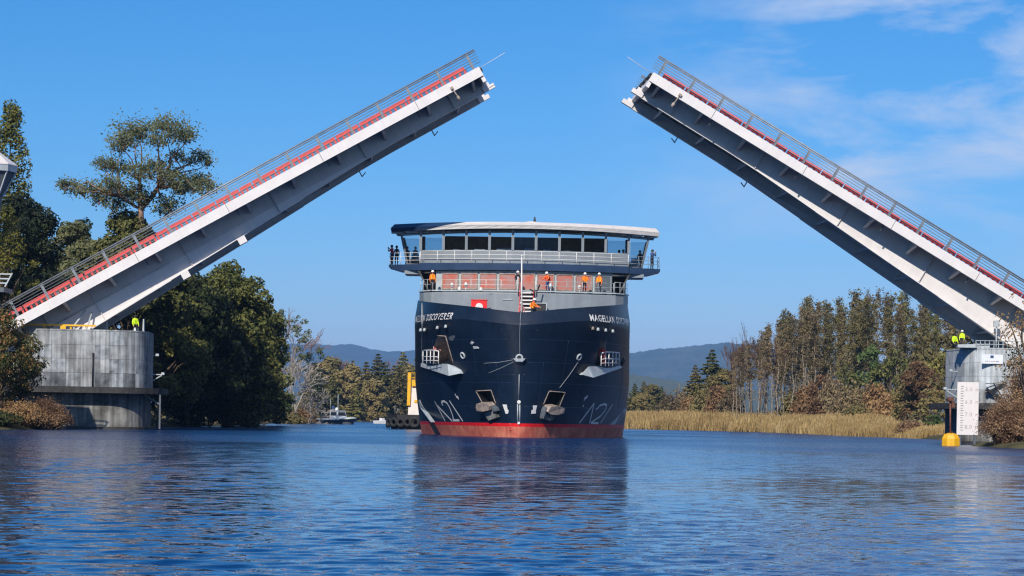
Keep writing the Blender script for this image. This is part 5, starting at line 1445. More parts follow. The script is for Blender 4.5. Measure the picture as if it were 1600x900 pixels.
# ================================================================ TREES
def leaves(cent, out, size, g, up=0.25, rnd=0.8, asp=0.55):
    """diamond leaf cards: centres (N,3), outward dirs (N,3)"""
    n = len(cent)
    nr = out + g.normal(0, rnd, (n, 3)) * 0.7 + np.array([0, 0, up])
    nr /= np.linalg.norm(nr, axis=1, keepdims=True) + 1e-9
    a = np.cross(nr, g.normal(0, 1, (n, 3))); a /= np.linalg.norm(a, axis=1, keepdims=True) + 1e-9
    b = np.cross(nr, a)
    s = size * (0.6 + 0.8 * g.random((n, 1)))
    v = np.stack([cent + a * s, cent + b * s * asp + nr * s * 0.15, cent - a * s, cent - b * s * asp + nr * s * 0.15], 1).reshape(-1, 3)
    return v
def blob_leaves(blobs, per, size, g, flat=0.75, fill=0.55, **kw):
    C, O = [], []
    for c, r in blobs:
        n = max(6, int(per * min(2.5, (r ** 2))))
        d = g.normal(0, 1, (n, 3)); d /= np.linalg.norm(d, axis=1, keepdims=True)
        rad = r * (fill + (1 - fill) * g.random((n, 1)) ** 0.6) * (1 + 0.25 * np.sin(d[:, :1] * 5 + c[0]) * np.cos(d[:, 1:2] * 4 + c[2]))
        C.append(np.array(c) + d * rad * np.array([1, 1, flat])); O.append(d)
    return leaves(np.vstack(C), np.vstack(O), size, g, **kw)
def quads_of(v): return np.arange(len(v)).reshape(-1, 4)
def tube_arrays(paths, n=5):
    """paths: list of (points (k,3), radii (k,))"""
    V, Q, b = [], [], 0
    for p, r in paths:
        p = np.asarray(p, float); k = len(p)
        d = np.gradient(p, axis=0); d /= np.linalg.norm(d, axis=1, keepdims=True) + 1e-9
        ref = np.array([0.13, 0.99, 0.05]); a = np.cross(d, ref); a /= np.linalg.norm(a, axis=1, keepdims=True) + 1e-9
        e = np.cross(d, a)
        t = 2 * np.pi * np.arange(n) / n
        ring = p[:, None] + (a[:, None] * np.cos(t)[None, :, None] + e[:, None] * np.sin(t)[None, :, None]) * np.asarray(r)[:, None, None]
        V.append(ring.reshape(-1, 3))
        ii = np.arange(k * n).reshape(k, n) + b
        nx = np.roll(ii, -1, axis=1)
        Q.append(np.stack([ii[:-1], nx[:-1], nx[1:], ii[1:]], -1).reshape(-1, 4)); b += k * n
    return np.vstack(V), np.vstack(Q)
def limb(a, b, r0, r1, g, k=5, wob=0.06, sag=0.0):
    a, b = np.array(a, float), np.array(b, float)
    t = np.linspace(0, 1, k)[:, None]
    L_ = np.linalg.norm(b - a)
    p = a + (b - a) * t + g.normal(0, wob * L_, (k, 3)) * np.sin(t * np.pi) + np.array([0, 0, 1]) * sag * L_ * np.sin(t * np.pi)
    return p, r0 + (r1 - r0) * t[:, 0]
def tree_thing(name, label, cat, trunk, crown, bark, leaf, loc=(0, 0, 0), group=None, crown_name='crown'):
    t = empty(name, loc, (0, 0, 0), label, cat, group)
    link('trunk', mesh_np('trunk', trunk[0], trunk[1], bark, True), t)
    if crown is not None: link(crown_name, mesh_np(crown_name, crown, quads_of(crown), leaf), t)
    return t

def gen_broad(h, r, seed, nb=70, leaf=0.30, per=150, base=0.12, lump=0.3):
    g = np.random.default_rng(seed)
    blobs, paths = [], []
    z0 = h * base
    cz, rz = (h + z0) / 2, (h - z0) / 2
    paths.append(limb((0, 0, -0.5), (g.normal(0, .3), g.normal(0, .3), h * 0.8), 0.035 * h * .5, 0.05, g, 7, 0.02))
    for i in range(nb):
        d = g.normal(0, 1, 3); d /= np.linalg.norm(d)
        if d[2] < -0.75: d[2] *= -0.3
        rr = (0.55 + 0.45 * g.random() ** 0.5) * (1 + lump * math.sin(3 * d[0] + seed) * math.cos(4 * d[2] + 2 * d[1]))
        k = 1 - 0.25 * max(0, d[2]) 
        c = np.array([d[0] * r * rr * k, d[1] * r * rr * k, cz + d[2] * rz * min(1.0, rr)])
        br = r * (0.17 + 0.16 * g.random())
        blobs.append((c, br))
        if i % 3 == 0: paths.append(limb((0, 0, max(0.5, c[2] * 0.55)), c * np.array([.72, .72, .97]), 0.010 * h, 0.03, g, 4, 0.03))
    return tube_arrays(paths), blob_leaves(blobs, per, leaf, g)

def gen_conifer(h, r, seed, leaf=0.32, lev=17, per=26, gap=0.04):
    g = np.random.default_rng(seed)
    paths = [limb((0, 0, -0.5), (0, 0, h * 0.97), 0.022 * h, 0.03, g, 6, 0.006)]
    C, O = [], []
    for i in range(lev):
        f = i / (lev - 1)
        z = h * (0.08 + 0.90 * f)
        rr = r * (1 - f) ** 0.75 * (0.8 + 0.4 * g.random()) + 0.25
        nb = int(5 + 5 * (1 - f))
        a0 = g.random() * 6.28
        for k in range(nb):
            if g.random() < gap: continue
            a = a0 + 6.28 * k / nb + g.normal(0, .25); ln = rr * (0.7 + 0.5 * g.random())
            tip = np.array([math.cos(a) * ln, math.sin(a) * ln, z - ln * (0.12 + 0.22 * g.random())])
            paths.append(limb((0, 0, z), tip, 0.03 + 0.004 * h * (1 - f), 0.012, g, 3, 0.03, 0.06))
            n = int(per * (0.4 + ln / r * 1.4))
            t = g.random((n, 1)) ** 0.65
            p = np.array([0, 0, z]) + (tip - np.array([0, 0, z])) * t + g.normal(0, 1, (n, 3)) * np.array([0.16, 0.16, 0.07]) * (0.5 + ln * 0.42)
            C.append(p); O.append(np.tile([math.cos(a) * 0.35, math.sin(a) * 0.35, 0.8], (n, 1)))
    C, O = np.vstack(C), np.vstack(O)
    return tube_arrays(paths, 4), leaves(C, O, leaf, g, rnd=0.6, asp=0.5)

def gen_slim(h, r, seed, leaf=0.17, lo=0.32, per=30, nbr=46):
    """tall thin tree: bare lower trunk, loose feathery crown thinning out to a wispy tip"""
    g = np.random.default_rng(seed)
    lean = g.normal(0, 0.03, 2) * h
    tr = limb((0, 0, -0.5), np.array([lean[0], lean[1], h]), 0.0085 * h, 0.02, g, 9, 0.010)
    paths, C, O = [tr], [], []
    for i in range(nbr):
        f = lo * 0.5 + (1 - lo * 0.5) * ((i + g.random()) / nbr) ** 0.9
        j = f * (len(tr[0]) - 1); a_ = tr[0][int(j)]; b_ = tr[0][min(len(tr[0]) - 1, int(j) + 1)]
        p0 = a_ + (b_ - a_) * (j - int(j))
        a = g.random() * 6.28
        ln = (0.35 + r * (1.05 - f) ** 0.75 * 1.5) * (0.35 + 0.95 * g.random())
        tip = p0 + np.array([math.cos(a) * ln, math.sin(a) * ln, ln * (0.15 + 0.9 * g.random())])
        paths.append(limb(p0, tip, 0.028, 0.01, g, 3, 0.05))
        n = int(per * (0.3 + 1.2 * g.random()) * (0.10 if f < lo else 1) * (0.45 + 0.75 * ln / r))
        t = 0.2 + 0.85 * g.random((n, 1))
        C.append(p0 + (tip - p0) * t + g.normal(0, 1, (n, 3)) * np.array([0.26, 0.26, 0.22])); O.append(np.tile([0.0, -0.15, 0.6], (n, 1)))
    return tube_arrays(paths, 4), leaves(np.vstack(C), np.vstack(O), leaf, g, rnd=1.0)

def gen_bare(h, spread, seed, depth=5, r0=0.16, split=3, tilt=0.5, tw=0.012, horizontal=0.0):
    g = np.random.default_rng(seed)
    paths = []
    def grow(p, d, ln, r, k):
        q = p + d * ln
        paths.append(limb(p, q, r, max(tw, r * 0.62), g, 3, 0.05))
        if k == 0: return
        for _ in range(split if k > 1 else split + 1):
            nd = d + g.normal(0, tilt, 3) * np.array([spread, spread, 0.7]); nd[2] += 0.10 - horizontal
            nd /= np.linalg.norm(nd)
            grow(p + d * ln * (0.55 + 0.45 * g.random()), nd, ln * (0.62 + 0.25 * g.random()), max(tw, r * 0.58), k - 1)
    grow(np.array([0, 0, -0.3]), np.array([0.03, 0, 1.0]), h * 0.33, r0, depth)
    return tube_arrays(paths, 3)

def gen_bush(r, h, seed, leaf=0.16, stems=60, per=40, droop=0.2, lift=0.0):
    g = np.random.default_rng(seed)
    paths, C, O = [], [], []
    for i in range(stems):
        a = g.random() * 6.28; e = (0.15 + 0.85 * g.random()) ** 0.7
        tip = np.array([math.cos(a) * r * e, math.sin(a) * r * e, h * (1.05 - 0.75 * e ** 2) * (0.65 + 0.4 * g.random()) + lift])
        b = np.array([math.cos(a) * r * e * 0.35, math.sin(a) * r * e * 0.35, -0.2])
        p = limb(b, tip, 0.03, 0.01, g, 4, 0.05, droop)
        paths.append(p)
        t = g.random((per, 1)) ** 0.7
        C.append(b + (tip - b) * t + np.array([0, 0, 1]) * droop * np.sin(t * np.pi) * np.linalg.norm(tip - b) + g.normal(0, 0.07 * (r + h) / 2, (per, 3)))
        O.append(np.tile(tip / (np.linalg.norm(tip) + 1e-6), (per, 1)))
    return tube_arrays(paths, 3), leaves(np.vstack(C), np.vstack(O), leaf, g, rnd=1.0)

def put(proto, x, y, s=1.0, sz=None, rz=0.0, label=None, group=None, first=False):
    o = proto if first else copy_tree(proto)
    o.location = (x, y, float(land_h(np.array(x), np.array(y))) - 0.15)
    o.scale = (s, s, sz or s); o.rotation_euler = (0, 0, rz)
    if label: o['label'] = label
    if group is not None: o['group'] = group
    return o
def gx_of(u, D): return at(u, 600, D).x
def height_to(u, v, D): return at(u, v, D).z
RND = random.Random(5)

# ---------------------------------------------------------------- the big gum tree (unique)
g = np.random.default_rng(21)
DE = 214.0
cl = [(620, 200, 80), (580, 238, 50), (560, 265, 40), (660, 190, 50), (800, 178, 72), (850, 210, 58), (760, 165, 45), (740, 240, 40), (880, 215, 30), (940, 310, 42), (970, 340, 26), (890, 330, 30), (830, 310, 42), (480, 345, 44), (525, 345, 30), (560, 362, 44), (700, 372, 66), (750, 360, 40), (640, 385, 50), (330, 450, 46), (300, 440, 28), (430, 468, 50), (380, 475, 26), (500, 475, 52), (520, 435, 46), (620, 475, 56), (680, 505, 50), (590, 500, 40), (820, 430, 54), (800, 395, 40), (900, 440, 60), (970, 452, 48), (940, 420, 40), (860, 465, 40), (800, 535, 50), (770, 560, 40), (470, 520, 36), (545, 545, 40)]
base = Vector((at(222, 520, DE).x, DE, 1.0))
P0 = np.array(tuple(base))
def w(zx, zy, dy): p = at(zx / 3, zy / 3 + 140, DE + dy); return np.array((p.x, p.y, p.z))
fork = w(660, 560, 0)
hub = [w(655, 440, -0.5), w(740, 460, 0.8), w(560, 500, -0.8)]
paths = [limb(P0 + [0, 0, -1], fork, 0.36, 0.28, g, 5, 0.01)]
for q, r_ in zip(hub, (0.30, 0.30, 0.16)): paths.append(limb(fork, q, 0.26 if r_ > .2 else .15, r_ * 0.75, g, 4, 0.03))
puff = []
for zx, zy, r in cl:
    dy = g.normal(0, 2.2); c = w(zx, zy, dy); rm = r / 3 / F_PX * DE
    hb = min(hub, key=lambda q: np.linalg.norm((q - c) * np.array([1, .4, .5])))
    paths.append(limb(hb, c + [0, 0, -rm * .4], 0.10, 0.03, g, 6, 0.05, 0.05))
    for _ in range(7): paths.append(limb(c + [0, 0, -rm * .6] + g.normal(0, .15, 3), c + g.normal(0, rm * .6, 3), 0.035, 0.012, g, 3))
    n_ = int(3900 * min(1.6, rm ** 1.6 / 6))
    pts_ = c + g.normal(0, 1, (n_, 3)) * np.array([rm * .64, rm * .58, rm * .42]); puff.append(pts_[np.sin(pts_[:, 0] * 3.1) * np.sin(pts_[:, 2] * 4.3 + pts_[:, 1] * 2) < 0.45])
off = np.array(tuple(base))
tv, tq = tube_arrays(paths, 6)
pc = np.vstack(puff); cv = leaves(pc, np.tile([-0.15, -0.55, 0.5], (len(pc), 1)), 0.125, g, up=0.2, rnd=0.9)
tree_thing('gum_tree', 'tall open-crowned gum tree with bare reddish limbs above the left bridge leaf', 'tree', (tv - off, tq), cv - off, M['eubark'], M['f_euc'], base)
g = np.random.default_rng(23)
# rounded tree below it
def uniq_broad(name, label, u, vtop, D, r, lmat, seed, bark='bark', **kw):
    x = gx_of(u, D); h = height_to(u, vtop, D) - 1.0
    tr, cr = gen_broad(h, r, seed, **kw)
    t = tree_thing(name, label, "tree", tr, cr, M[bark], M[lmat])
    return put(t, x, D, first=True)
uniq_broad('leafy_tree', 'olive green rounded tree at the foot of the tall gum tree', 205, 325, 216, 4.6, 'f_mid', 31, nb=150, leaf=0.22, base=0.35, per=220)
uniq_broad('leafy_tree', 'grey green open tree left of the gum tree foot, above the bridge leaf', 128, 338, 218, 3.4, 'f_euc', 32, nb=130, leaf=0.2, base=0.35, per=200)
uniq_broad('leafy_tree', 'dull green low tree just above the left end of the bridge railing', 85, 385, 224, 3.6, 'f_mid', 33, nb=110, leaf=0.2, base=0.3, per=200)
# cypress at the far left, dark trees under it
def gen_cyp(h, r, seed):
    g = np.random.default_rng(seed); blobs = []
    for i in range(150):
        f = g.random(); z = h * (0.12 + 0.86 * f); rr = r * (math.sin(min(1, (1 - f) * 1.25 + 0.08) * math.pi / 2)) * (0.85 + 0.3 * g.random())
        a = g.random() * 6.28; k = 0.4 + 0.6 * g.random() ** .5
        blobs.append((np.array([math.cos(a) * rr * k, math.sin(a) * rr * k, z]), 0.45 + 0.35 * g.random()))
    return tube_arrays([limb((0, 0, -.5), (0, 0, h * .9), .3, .05, g, 5, .01)]), blob_leaves(blobs, 190, 0.17, g, flat=1.5)
D = 215; tr, cr = gen_cyp(height_to(4, 155, D) - 1, 2.9, 41)
t = tree_thing('cypress_tree', 'tall narrow cypress behind the tower roof at the left edge of the photo', 'tree', tr, cr, M['bark'], M['f_dark']); put(t, gx_of(10, D), D, first=True)
uniq_broad('evergreen_tree', 'deeply shaded round tree below the cypress at the left edge', 22, 312, 203, 4.9, 'f_shade', 42, nb=120, leaf=0.2, base=0.05, per=190)
uniq_broad('evergreen_tree', 'yellow green bushy crown just under the tower roof', -2, 306, 196, 2.5, 'f_yel', 43, nb=50, leaf=0.15, base=0.4)
uniq_broad('evergreen_tree', 'shaded tree mass behind the left pier, low beneath the bridge leaf', 5, 430, 205, 7.0, 'f_shade', 44, nb=80, leaf=0.34, base=0.02, per=90)
# the big evergreens right of the left pier
uniq_broad('evergreen_tree', 'sunlit bushy evergreen directly right of the left pier', 296, 405, 243, 6.0, 'f_dark', 51, nb=150, leaf=0.22, base=0.02, per=210)
uniq_broad('evergreen_tree', 'tallest dark evergreen of the left bank, its top touching the bridge leaf', 350, 366, 252, 5.6, 'f_dark', 52, nb=150, leaf=0.22, base=0.02, per=210)
uniq_broad('evergreen_tree', 'dark evergreen at the right shoulder of the big left bank clump', 388, 428, 275, 4.5, 'f_dark', 53, nb=130, leaf=0.22, base=0.02, per=200)
uniq_broad('evergreen_tree', 'dark evergreen hidden low behind the right edge of the left pier', 248, 440, 236, 4.6, 'f_dark', 54, nb=110, leaf=0.22, base=0.02, per=200)
uniq_broad('evergreen_tree', 'low dark evergreen leaning over the water at the right foot of the left clump', 404, 545, 300, 3.9, 'f_dark', 55, nb=60, leaf=0.22, base=0.0, per=180)
uniq_broad('evergreen_tree', 'shaded low tree hanging over the water left of centre of the left clump', 330, 560, 248, 4.6, 'f_shade', 56, nb=60, leaf=0.22, base=0.0, per=180)
uniq_broad('evergreen_tree', 'olive evergreen behind the big left clump, seen between it and the bare trees', 414, 496, 330, 4.2, 'f_mid', 58, nb=60, leaf=0.28, base=0.0, per=90)
# thin gums and bare trees beyond
g = np.random.default_rng(61)
def thin_gum(label, u, v, D, seed, n=9):
    g = np.random.default_rng(seed); h = height_to(u, v, D) - 1; paths = [limb((0, 0, -.5), (g.normal(0, .5), 0, h * .7), .22, .08, g, 6, .015)]; blobs = []
    for i in range(n):
        f = 0.5 + 0.5 * i / (n - 1); c = np.array([g.normal(0, 2.2) * (1.2 - f * .4), g.normal(0, 1.6), h * f - .5]); paths.append(limb((0, 0, h * f * .62), c, .06, .02, g, 5, .05))
        for _ in range(3): blobs.append((c + g.normal(0, .5, 3), 0.55 + .35 * g.random()))
    t = tree_thing('gum_tree', label, 'tree', tube_arrays(paths), blob_leaves(blobs, 60, .24, g, flat=.7, fill=.3), M['palebark'], M['f_euc']); put(t, gx_of(u, D), D, first=True)
thin_gum('slender pale gum tree standing behind the bleached bare tree', 460, 466, 400, 62)
thin_gum('smaller gum tree with round leaf tufts leaning over the bare tree to the right', 484, 502, 408, 63, 7)
for lab, u, v, D, sp, sd, hz_, br, nm in (('bleached white bare tree with fanning branches on the left bank', 462, 512, 372, 1.3, 71, 0.02, 'deadwood', 'bare_tree'), ('second pale bare tree lower and right of the bleached one', 482, 570, 382, 1.5, 72, 0.08, 'deadwood', 'bare_tree'),
                                 ('faint leafless tree top behind the thin gum tree', 436, 455, 430, 0.6, 73, -0.05, 'pinktwig', 'bare_tree'), ('pinkish leafless tree against the blue ridge on the left', 518, 538, 700, 0.9, 74, 0.0, 'pinktwig', 'bare_tree'), ('grey pink leafless tree close to the ship on the far bank', 634, 548, 720, 1.1, 75, 0.0, 'pinktwig', 'bare_tree')):
    h = height_to(u, v, D) - 1; dep = 6 if D > 600 else 5
    tr = gen_bare(h * 1.02, sp, sd, dep, 0.014 * h, 3, 0.5, 0.035 if D < 600 else 0.045, hz_)
    t = tree_thing(nm, lab, 'tree', tr, None, M[br], None); put(t, gx_of(u, D), D, first=True)

# ---------------------------------------------------------------- repeats: conifers and bushes of the far bank
def proto(gen, name, label, cat, bark, leaf, group):
    tr, cr = gen
    t = tree_thing(name, label, cat, tr, cr, M[bark], M[leaf], group=group); freeze(t); return t
CON = [proto(gen_conifer(20, 5.4, s, 0.44, 22, 62), 'conifer_tree', 'x', 'tree', 'bark', lf, 'conifers on the far bank') for s, lf in ((81, 'f_con'), (82, 'f_mid'))] + [proto(gen_broad(20, 5.0, 83, 110, 0.42, 70, 0.04), 'leafy_tree', 'x', 'tree', 'bark', 'f_con', 'x')]
used = set()

def put_p(p, *a, **k):
    first = p.name not in used; used.add(p.name)
    return put(p, *a, first=first, **k)
far = [(572, 552, 640, 0, 'broad brown green conifer left of centre of the far bank, tallest of its row'), (600, 553, 655, 1, 'dense conifer right of the tallest far bank conifer'), (545, 552, 660, 2, 'conifer with a rounded tip rising behind the patrol boat'), (625, 560, 650, 0, 'brownish conifer nearest the ship on the far left bank'),
       (648, 556, 665, 2, 'conifer half hidden behind the tug mast'), (497, 560, 560, 1, 'dark green conifer behind the pale bare trees'), (520, 572, 600, 1, 'bright green bushy conifer left of the patrol boat aerial'), (585, 575, 625, 2, 'lower conifer in front of the far row, above the skiff'), (612, 582, 632, 0, 'lower brown conifer in front of the far row, left of the tug'), (640, 585, 640, 1, 'low conifer directly behind the tug'), (506, 590, 570, 0, 'low conifer at the water behind the patrol boat stern'), (556, 590, 618, 1, 'low broad conifer at the water right of the patrol boat')]
for u, v, D, k, lab in far:
    h = height_to(u, v - 7, D) - 1
    put_p(CON[k], gx_of(u, D), D, h / 20 * 1.12, h / 20, RND.random() * 6, label=lab, group='conifers on the far left bank')
for i, u in enumerate(range(486, 668, 13)):
    D = 668 + 14 * (i % 3); k = (0, 1, 2, 0, 2)[i % 5]; h = height_to(u, 546 + RND.uniform(0, 16), D) - 1
    put_p(CON[k], gx_of(u, D), D, h / 20 * RND.uniform(1.0, 1.25), h / 20, RND.random() * 6, label='conifer in the back row of the far left bank, under the blue ridge', group='back row of far bank conifers')
for u in range(655, 985, 24):                                # the far bank goes on behind the ship
    D = 700 + RND.random() * 60; put_p(CON[RND.randrange(3)], gx_of(u, D), D, 0.9 + 0.3 * RND.random(), None, RND.random() * 6, label='conifer of the far bank row that continues behind the ship', group='far bank conifers behind the ship')
for u, v, D, k, lab in ((992, 602, 600, 1, 'small far conifer touching the right side of the ship'), (1006, 598, 610, 0, 'small far conifer second from the ship on the right'), (1020, 600, 605, 2, 'small far conifer right of the second one from the ship'), (1034, 606, 600, 1, 'small far conifer at the right end of the low group beside the ship'), (1000, 614, 585, 2, 'lowest far conifer in front of the group beside the ship'),
                        (1112, 548, 455, 1, 'dark layered conifer standing free left of the thin grove'), (1086, 572, 462, 0, 'shorter brown conifer left of the free standing dark one'), (1128, 574, 450, 2, 'brown conifer between the dark free standing one and the grove')):
    h = height_to(u, v, D) - 1
    put_p(CON[k], gx_of(u, D), D, h / 20 * 1.15, h / 20, RND.random() * 6, label=lab, group='conifers right of the ship')

# ---------------------------------------------------------------- thin grove behind the reeds on the right
SL_ = [proto(gen_slim(22, r, s, 0.18, lo, 36, nb), 'slender_tree', 'x', 'tree', 'palebark', lf, 'thin trees of the grove') for s, r, lo, nb, lf in ((91, 1.2, .48, 84, 'f_slim'), (92, 1.35, .40, 90, 'f_mid'), (93, 1.05, .52, 60, 'f_slimb'), (94, 1.5, .38, 95, 'f_slim'), (95, 0.95, .58, 46, 'f_slimb'))]
sky_line = [(1148, 540), (1168, 528), (1185, 515), (1205, 498), (1232, 490), (1250, 478), (1262, 462), (1282, 474), (1300, 470), (1320, 476), (1338, 460), (1352, 456), (1372, 462), (1392, 474), (1410, 462), (1430, 470), (1452, 480), (1474, 478), (1500, 482)]
su, sv = [a for a, _ in sky_line], [b for _, b in sky_line]
for row, (D, dv, st) in enumerate(((398, 14, 15.5), (412, 2, 14.5), (428, -2, 16.5))):
    u = 1146 + row * 5
    while u < 1505:
        vt = float(np.interp(u, su, sv)) + dv + RND.uniform(-6, 12)
        h = height_to(u, vt, D) - 1.2
        k = (RND.choice((2, 4, 4, 2)) if u < 1205 else RND.choice((0, 1, 2, 3, 0, 3, 4)))
        o = put_p(SL_[k], gx_of(u, D), D + RND.uniform(-5, 5), h / 22 * RND.uniform(.85, 1.2), h / 22, RND.random() * 6, label='thin pale-trunked tree in the dense grove behind the reeds, right of the ship', group='thin trees of the grove behind the reeds')
        o.rotation_euler.x, o.rotation_euler.y = RND.gauss(0, .018), RND.gauss(0.0, .03)
        u += st * RND.uniform(.7, 1.3)
u = 1152
while u < 1282:
    vt = float(np.interp(u, su, sv)) + RND.uniform(4, 26); D = 384 + RND.uniform(-4, 4); h = height_to(u, vt, D) - 1.2
    o = put_p(SL_[RND.choice((2, 4, 4))], gx_of(u, D), D, h / 22 * RND.uniform(.8, 1.0), h / 22, RND.random() * 6, label='thin tree with a long bare pale trunk in the front row of the grove', group='bare trunked front row of the grove')
    o.rotation_euler.y = RND.gauss(-0.02, .035)
    u += RND.uniform(5, 11)
for k, (u, D) in enumerate(((1150, 392), (1158, 402), (1172, 390), (1188, 393), (1196, 400), (1215, 388), (1228, 391))):
    tr = gen_bare(17, 0.35, 700 + k, 4, 0.10, 3, 0.32, 0.022)
    t = tree_thing('bare_tree', 'leafless thin tree with pale trunk at the left edge of the grove', 'tree', tr, None, M['browntwig'], None, group='leafless trees at the left edge of the grove')
    o = put(t, gx_of(u, D), D, first=True, s=1.0); o.rotation_euler = (0, -0.05, k)
# broader trees in and beside the grove
MIX = [proto(gen_broad(10, 3.0, s, 44, 0.26, 75, 0.1), 'leafy_tree', 'x', 'tree', 'bark', lf, 'x') for s, lf in ((101, 'f_mid'), (102, 'f_slim'), (103, 'f_rust'), (104, 'f_green'))]
for u, v, D, k, s_, lab in ((1392, 545, 388, 0, 1.2, 'green leafy tree low in the right part of the grove'), (1330, 570, 386, 0, 1.0, 'green leafy tree low in the middle of the grove'), (1425, 560, 372, 1, 1.0, 'olive tree low at the right end of the grove'), (1290, 582, 384, 2, 1.0, 'rust coloured tree low in the middle of the grove'),
                            (1455, 505, 345, 1, 1.35, 'olive brown tree left of the right pier landing'), (1478, 530, 330, 0, 1.2, 'green brown tree just behind the right pier edge'), (1442, 560, 318, 2, 1.05, 'rusty tree above the dark shadow left of the right pier'), (1420, 590, 322, 1, .95, 'brown green shrubby tree at the water left of the right pier'), (1462, 600, 292, 1, .85, 'shaded shrubby tree closest to the right pier'),
                            (1510, 500, 300, 1, 1.4, 'tree behind the right pier under the bridge leaf'), (1560, 500, 300, 2, 1.4, 'rusty tree behind the right pier banner'), (1462, 642, 268, 3, .5, 'bright green shrub at the water left of the right pier'), (1362, 548, 392, 3, 1.1, 'fresh green tree half way up the right part of the grove'),):
    h = max(2.2, height_to(u, v, D) - 1.0)
    put_p(MIX[k], gx_of(u, D), D, s_ * 0.92, h / 10, RND.random() * 6, label=lab, group='leafy trees of the right bank')
# shrubs along the reeds
BSH = [proto(gen_bush(2.6, 3.6, s, 0.17, 80, 46), 'shrub', 'x', 'shrub', bk, lf, 'x') for s, bk, lf in ((111, 'browntwig', 'f_rust'), (112, 'pinktwig', 'f_slimb'), (113, 'browntwig', 'f_slim'))]
for u, v, D, k, lab in ((1046, 618, 440, 1, 'pale pinkish shrub at the left end of the reeds'), (1066, 612, 446, 1, 'pinkish shrub second from the left above the reeds'), (1100, 606, 420, 2, 'brown shrub beneath the free standing conifer'), (1124, 600, 416, 0, 'reddish brown shrub left of the bare grove trunks'), (1080, 620, 425, 0, 'low brown shrub in front of the pinkish ones'), (1142, 612, 410, 1, 'shrub at the foot of the first bare grove trunks'),
                        (1262, 600, 380, 0, 'rust brown shrub in front of the grove middle'), (1240, 612, 384, 2, 'olive shrub low in front of the grove trunks'), (1300, 592, 372, 1, 'pink brown shrub right of the grove middle'), (1322, 600, 362, 1, 'pinkish shrub left of the dark reed shadow'), (1346, 604, 352, 1, 'greyish pink shrub above the dark reed shadow'), (1370, 598, 346, 0, 'reddish shrub right of the dark reed shadow'), (1394, 612, 330, 0, 'dark red brown shrub near the water on the right'), (1280, 622, 372, 0, 'low russet shrub behind the reeds right of centre'), (1340, 630, 338, 2, 'low olive brown shrub at the end of the reeds'),
                        (470, 612, 395, 0, 'orange brown shrub below the bleached bare tree'), (488, 628, 400, 2, 'yellow brown shrub at the water left of the patrol boat'), (456, 620, 372, 2, 'olive shrub at the water beside the dark left clump'), (505, 625, 470, 0, 'brown shrub behind the patrol boat stern'), (575, 640, 600, 0, 'low rusty shrub on the far bank left of the skiff'), (600, 640, 606, 0, 'low rusty shrub on the far bank above the skiff'), (625, 642, 600, 0, 'low rusty shrub on the far bank left of the tug'), (548, 640, 590, 1, 'low pinkish shrub on the far bank right of the patrol boat'), (480, 598, 420, 1, 'pink brown shrub half way up beside the bare tree')):
    h = max(1.2, height_to(u, v, D) - 0.8); s_ = (1.15 if D < 460 else 1.7)
    put_p(BSH[k], gx_of(u, D), D, s_, h / 3.6, RND.random() * 6, label=lab, group='shrubs along the banks')

# ---------------------------------------------------------------- foreground growth
def uniq_bush(label, u, v, D, r, lmat, seed, bark='browntwig', name='shrub', dx=0, **kw):
    h = height_to(u, v, D) - 0.4
    tr, cr = gen_bush(r, h, seed, **kw)
    t = tree_thing(name, label, "shrub", tr, cr, M[bark], M[lmat]); return put(t, gx_of(u, D) + dx, D, first=True)
uniq_bush('brown orange weeping shrub at the water in front of the left pier', 72, 612, 176, 2.3, 'f_straw', 121, leaf=0.065, stems=360, per=46, droop=0.32)
uniq_bush('dark brown tangled shrub at the left edge above the water', 28, 622, 174, 2.6, 'f_rust', 122, leaf=0.075, stems=260, per=40, droop=0.25)
uniq_bush('low brown grass tuft at the very left edge of the water', -10, 640, 170, 2.4, 'f_near', 123, leaf=0.11, stems=110, per=34, droop=0.2)
uniq_bush('russet shrub overhanging the water right of the gauge board', 1578, 624, 166, 2.5, 'f_straw', 124, leaf=0.062, stems=520, per=48, droop=0.34)
uniq_bush('taller russet shrub at the right edge behind the overhanging one', 1604, 560, 170, 2.6, 'f_straw', 125, leaf=0.07, stems=380, per=44, droop=0.22)
def near_tree(label, u, v, D, r, leaf, seed, nb, base, per, lf):
    h = height_to(u, v, D) - 0.4; tr, cr = gen_broad(h, r, seed, nb=nb, leaf=lf, per=per, base=base, lump=.4)
    t = tree_thing('leafy_tree', label, 'tree', tr, cr, M['bark'], M[leaf]); return put(t, gx_of(u, D), D, first=True)
near_tree('mottled green and orange tree in front of the left pier at the left edge', -4, 455, 174, 2.5, 'f_near', 131, 130, 0.08, 240, 0.11)
near_tree('small mottled tree below the left pier top, over the brown shrub', 36, 528, 177, 1.4, 'f_near', 132, 80, 0.2, 260, 0.10)
g = np.random.default_rng(141)
for lab, u, v, D, r, sd in (('rust leaved tree at the right edge covering the bridge leaf end', 1604, 448, 168, 2.3, 133), ('mottled brown tree at the right edge in front of the pier', 1612, 520, 172, 2.4, 134)):
    near_tree(lab, u, v, D, r, 'f_rust' if sd == 133 else 'f_near', sd, 46, 0.35, 60, 0.11)

uniq_bush('low brown shrub at the water left of the right pier', 1425, 655, 268, 2.2, 'f_straw', 128, leaf=0.10, stems=110, per=40, droop=0.25)
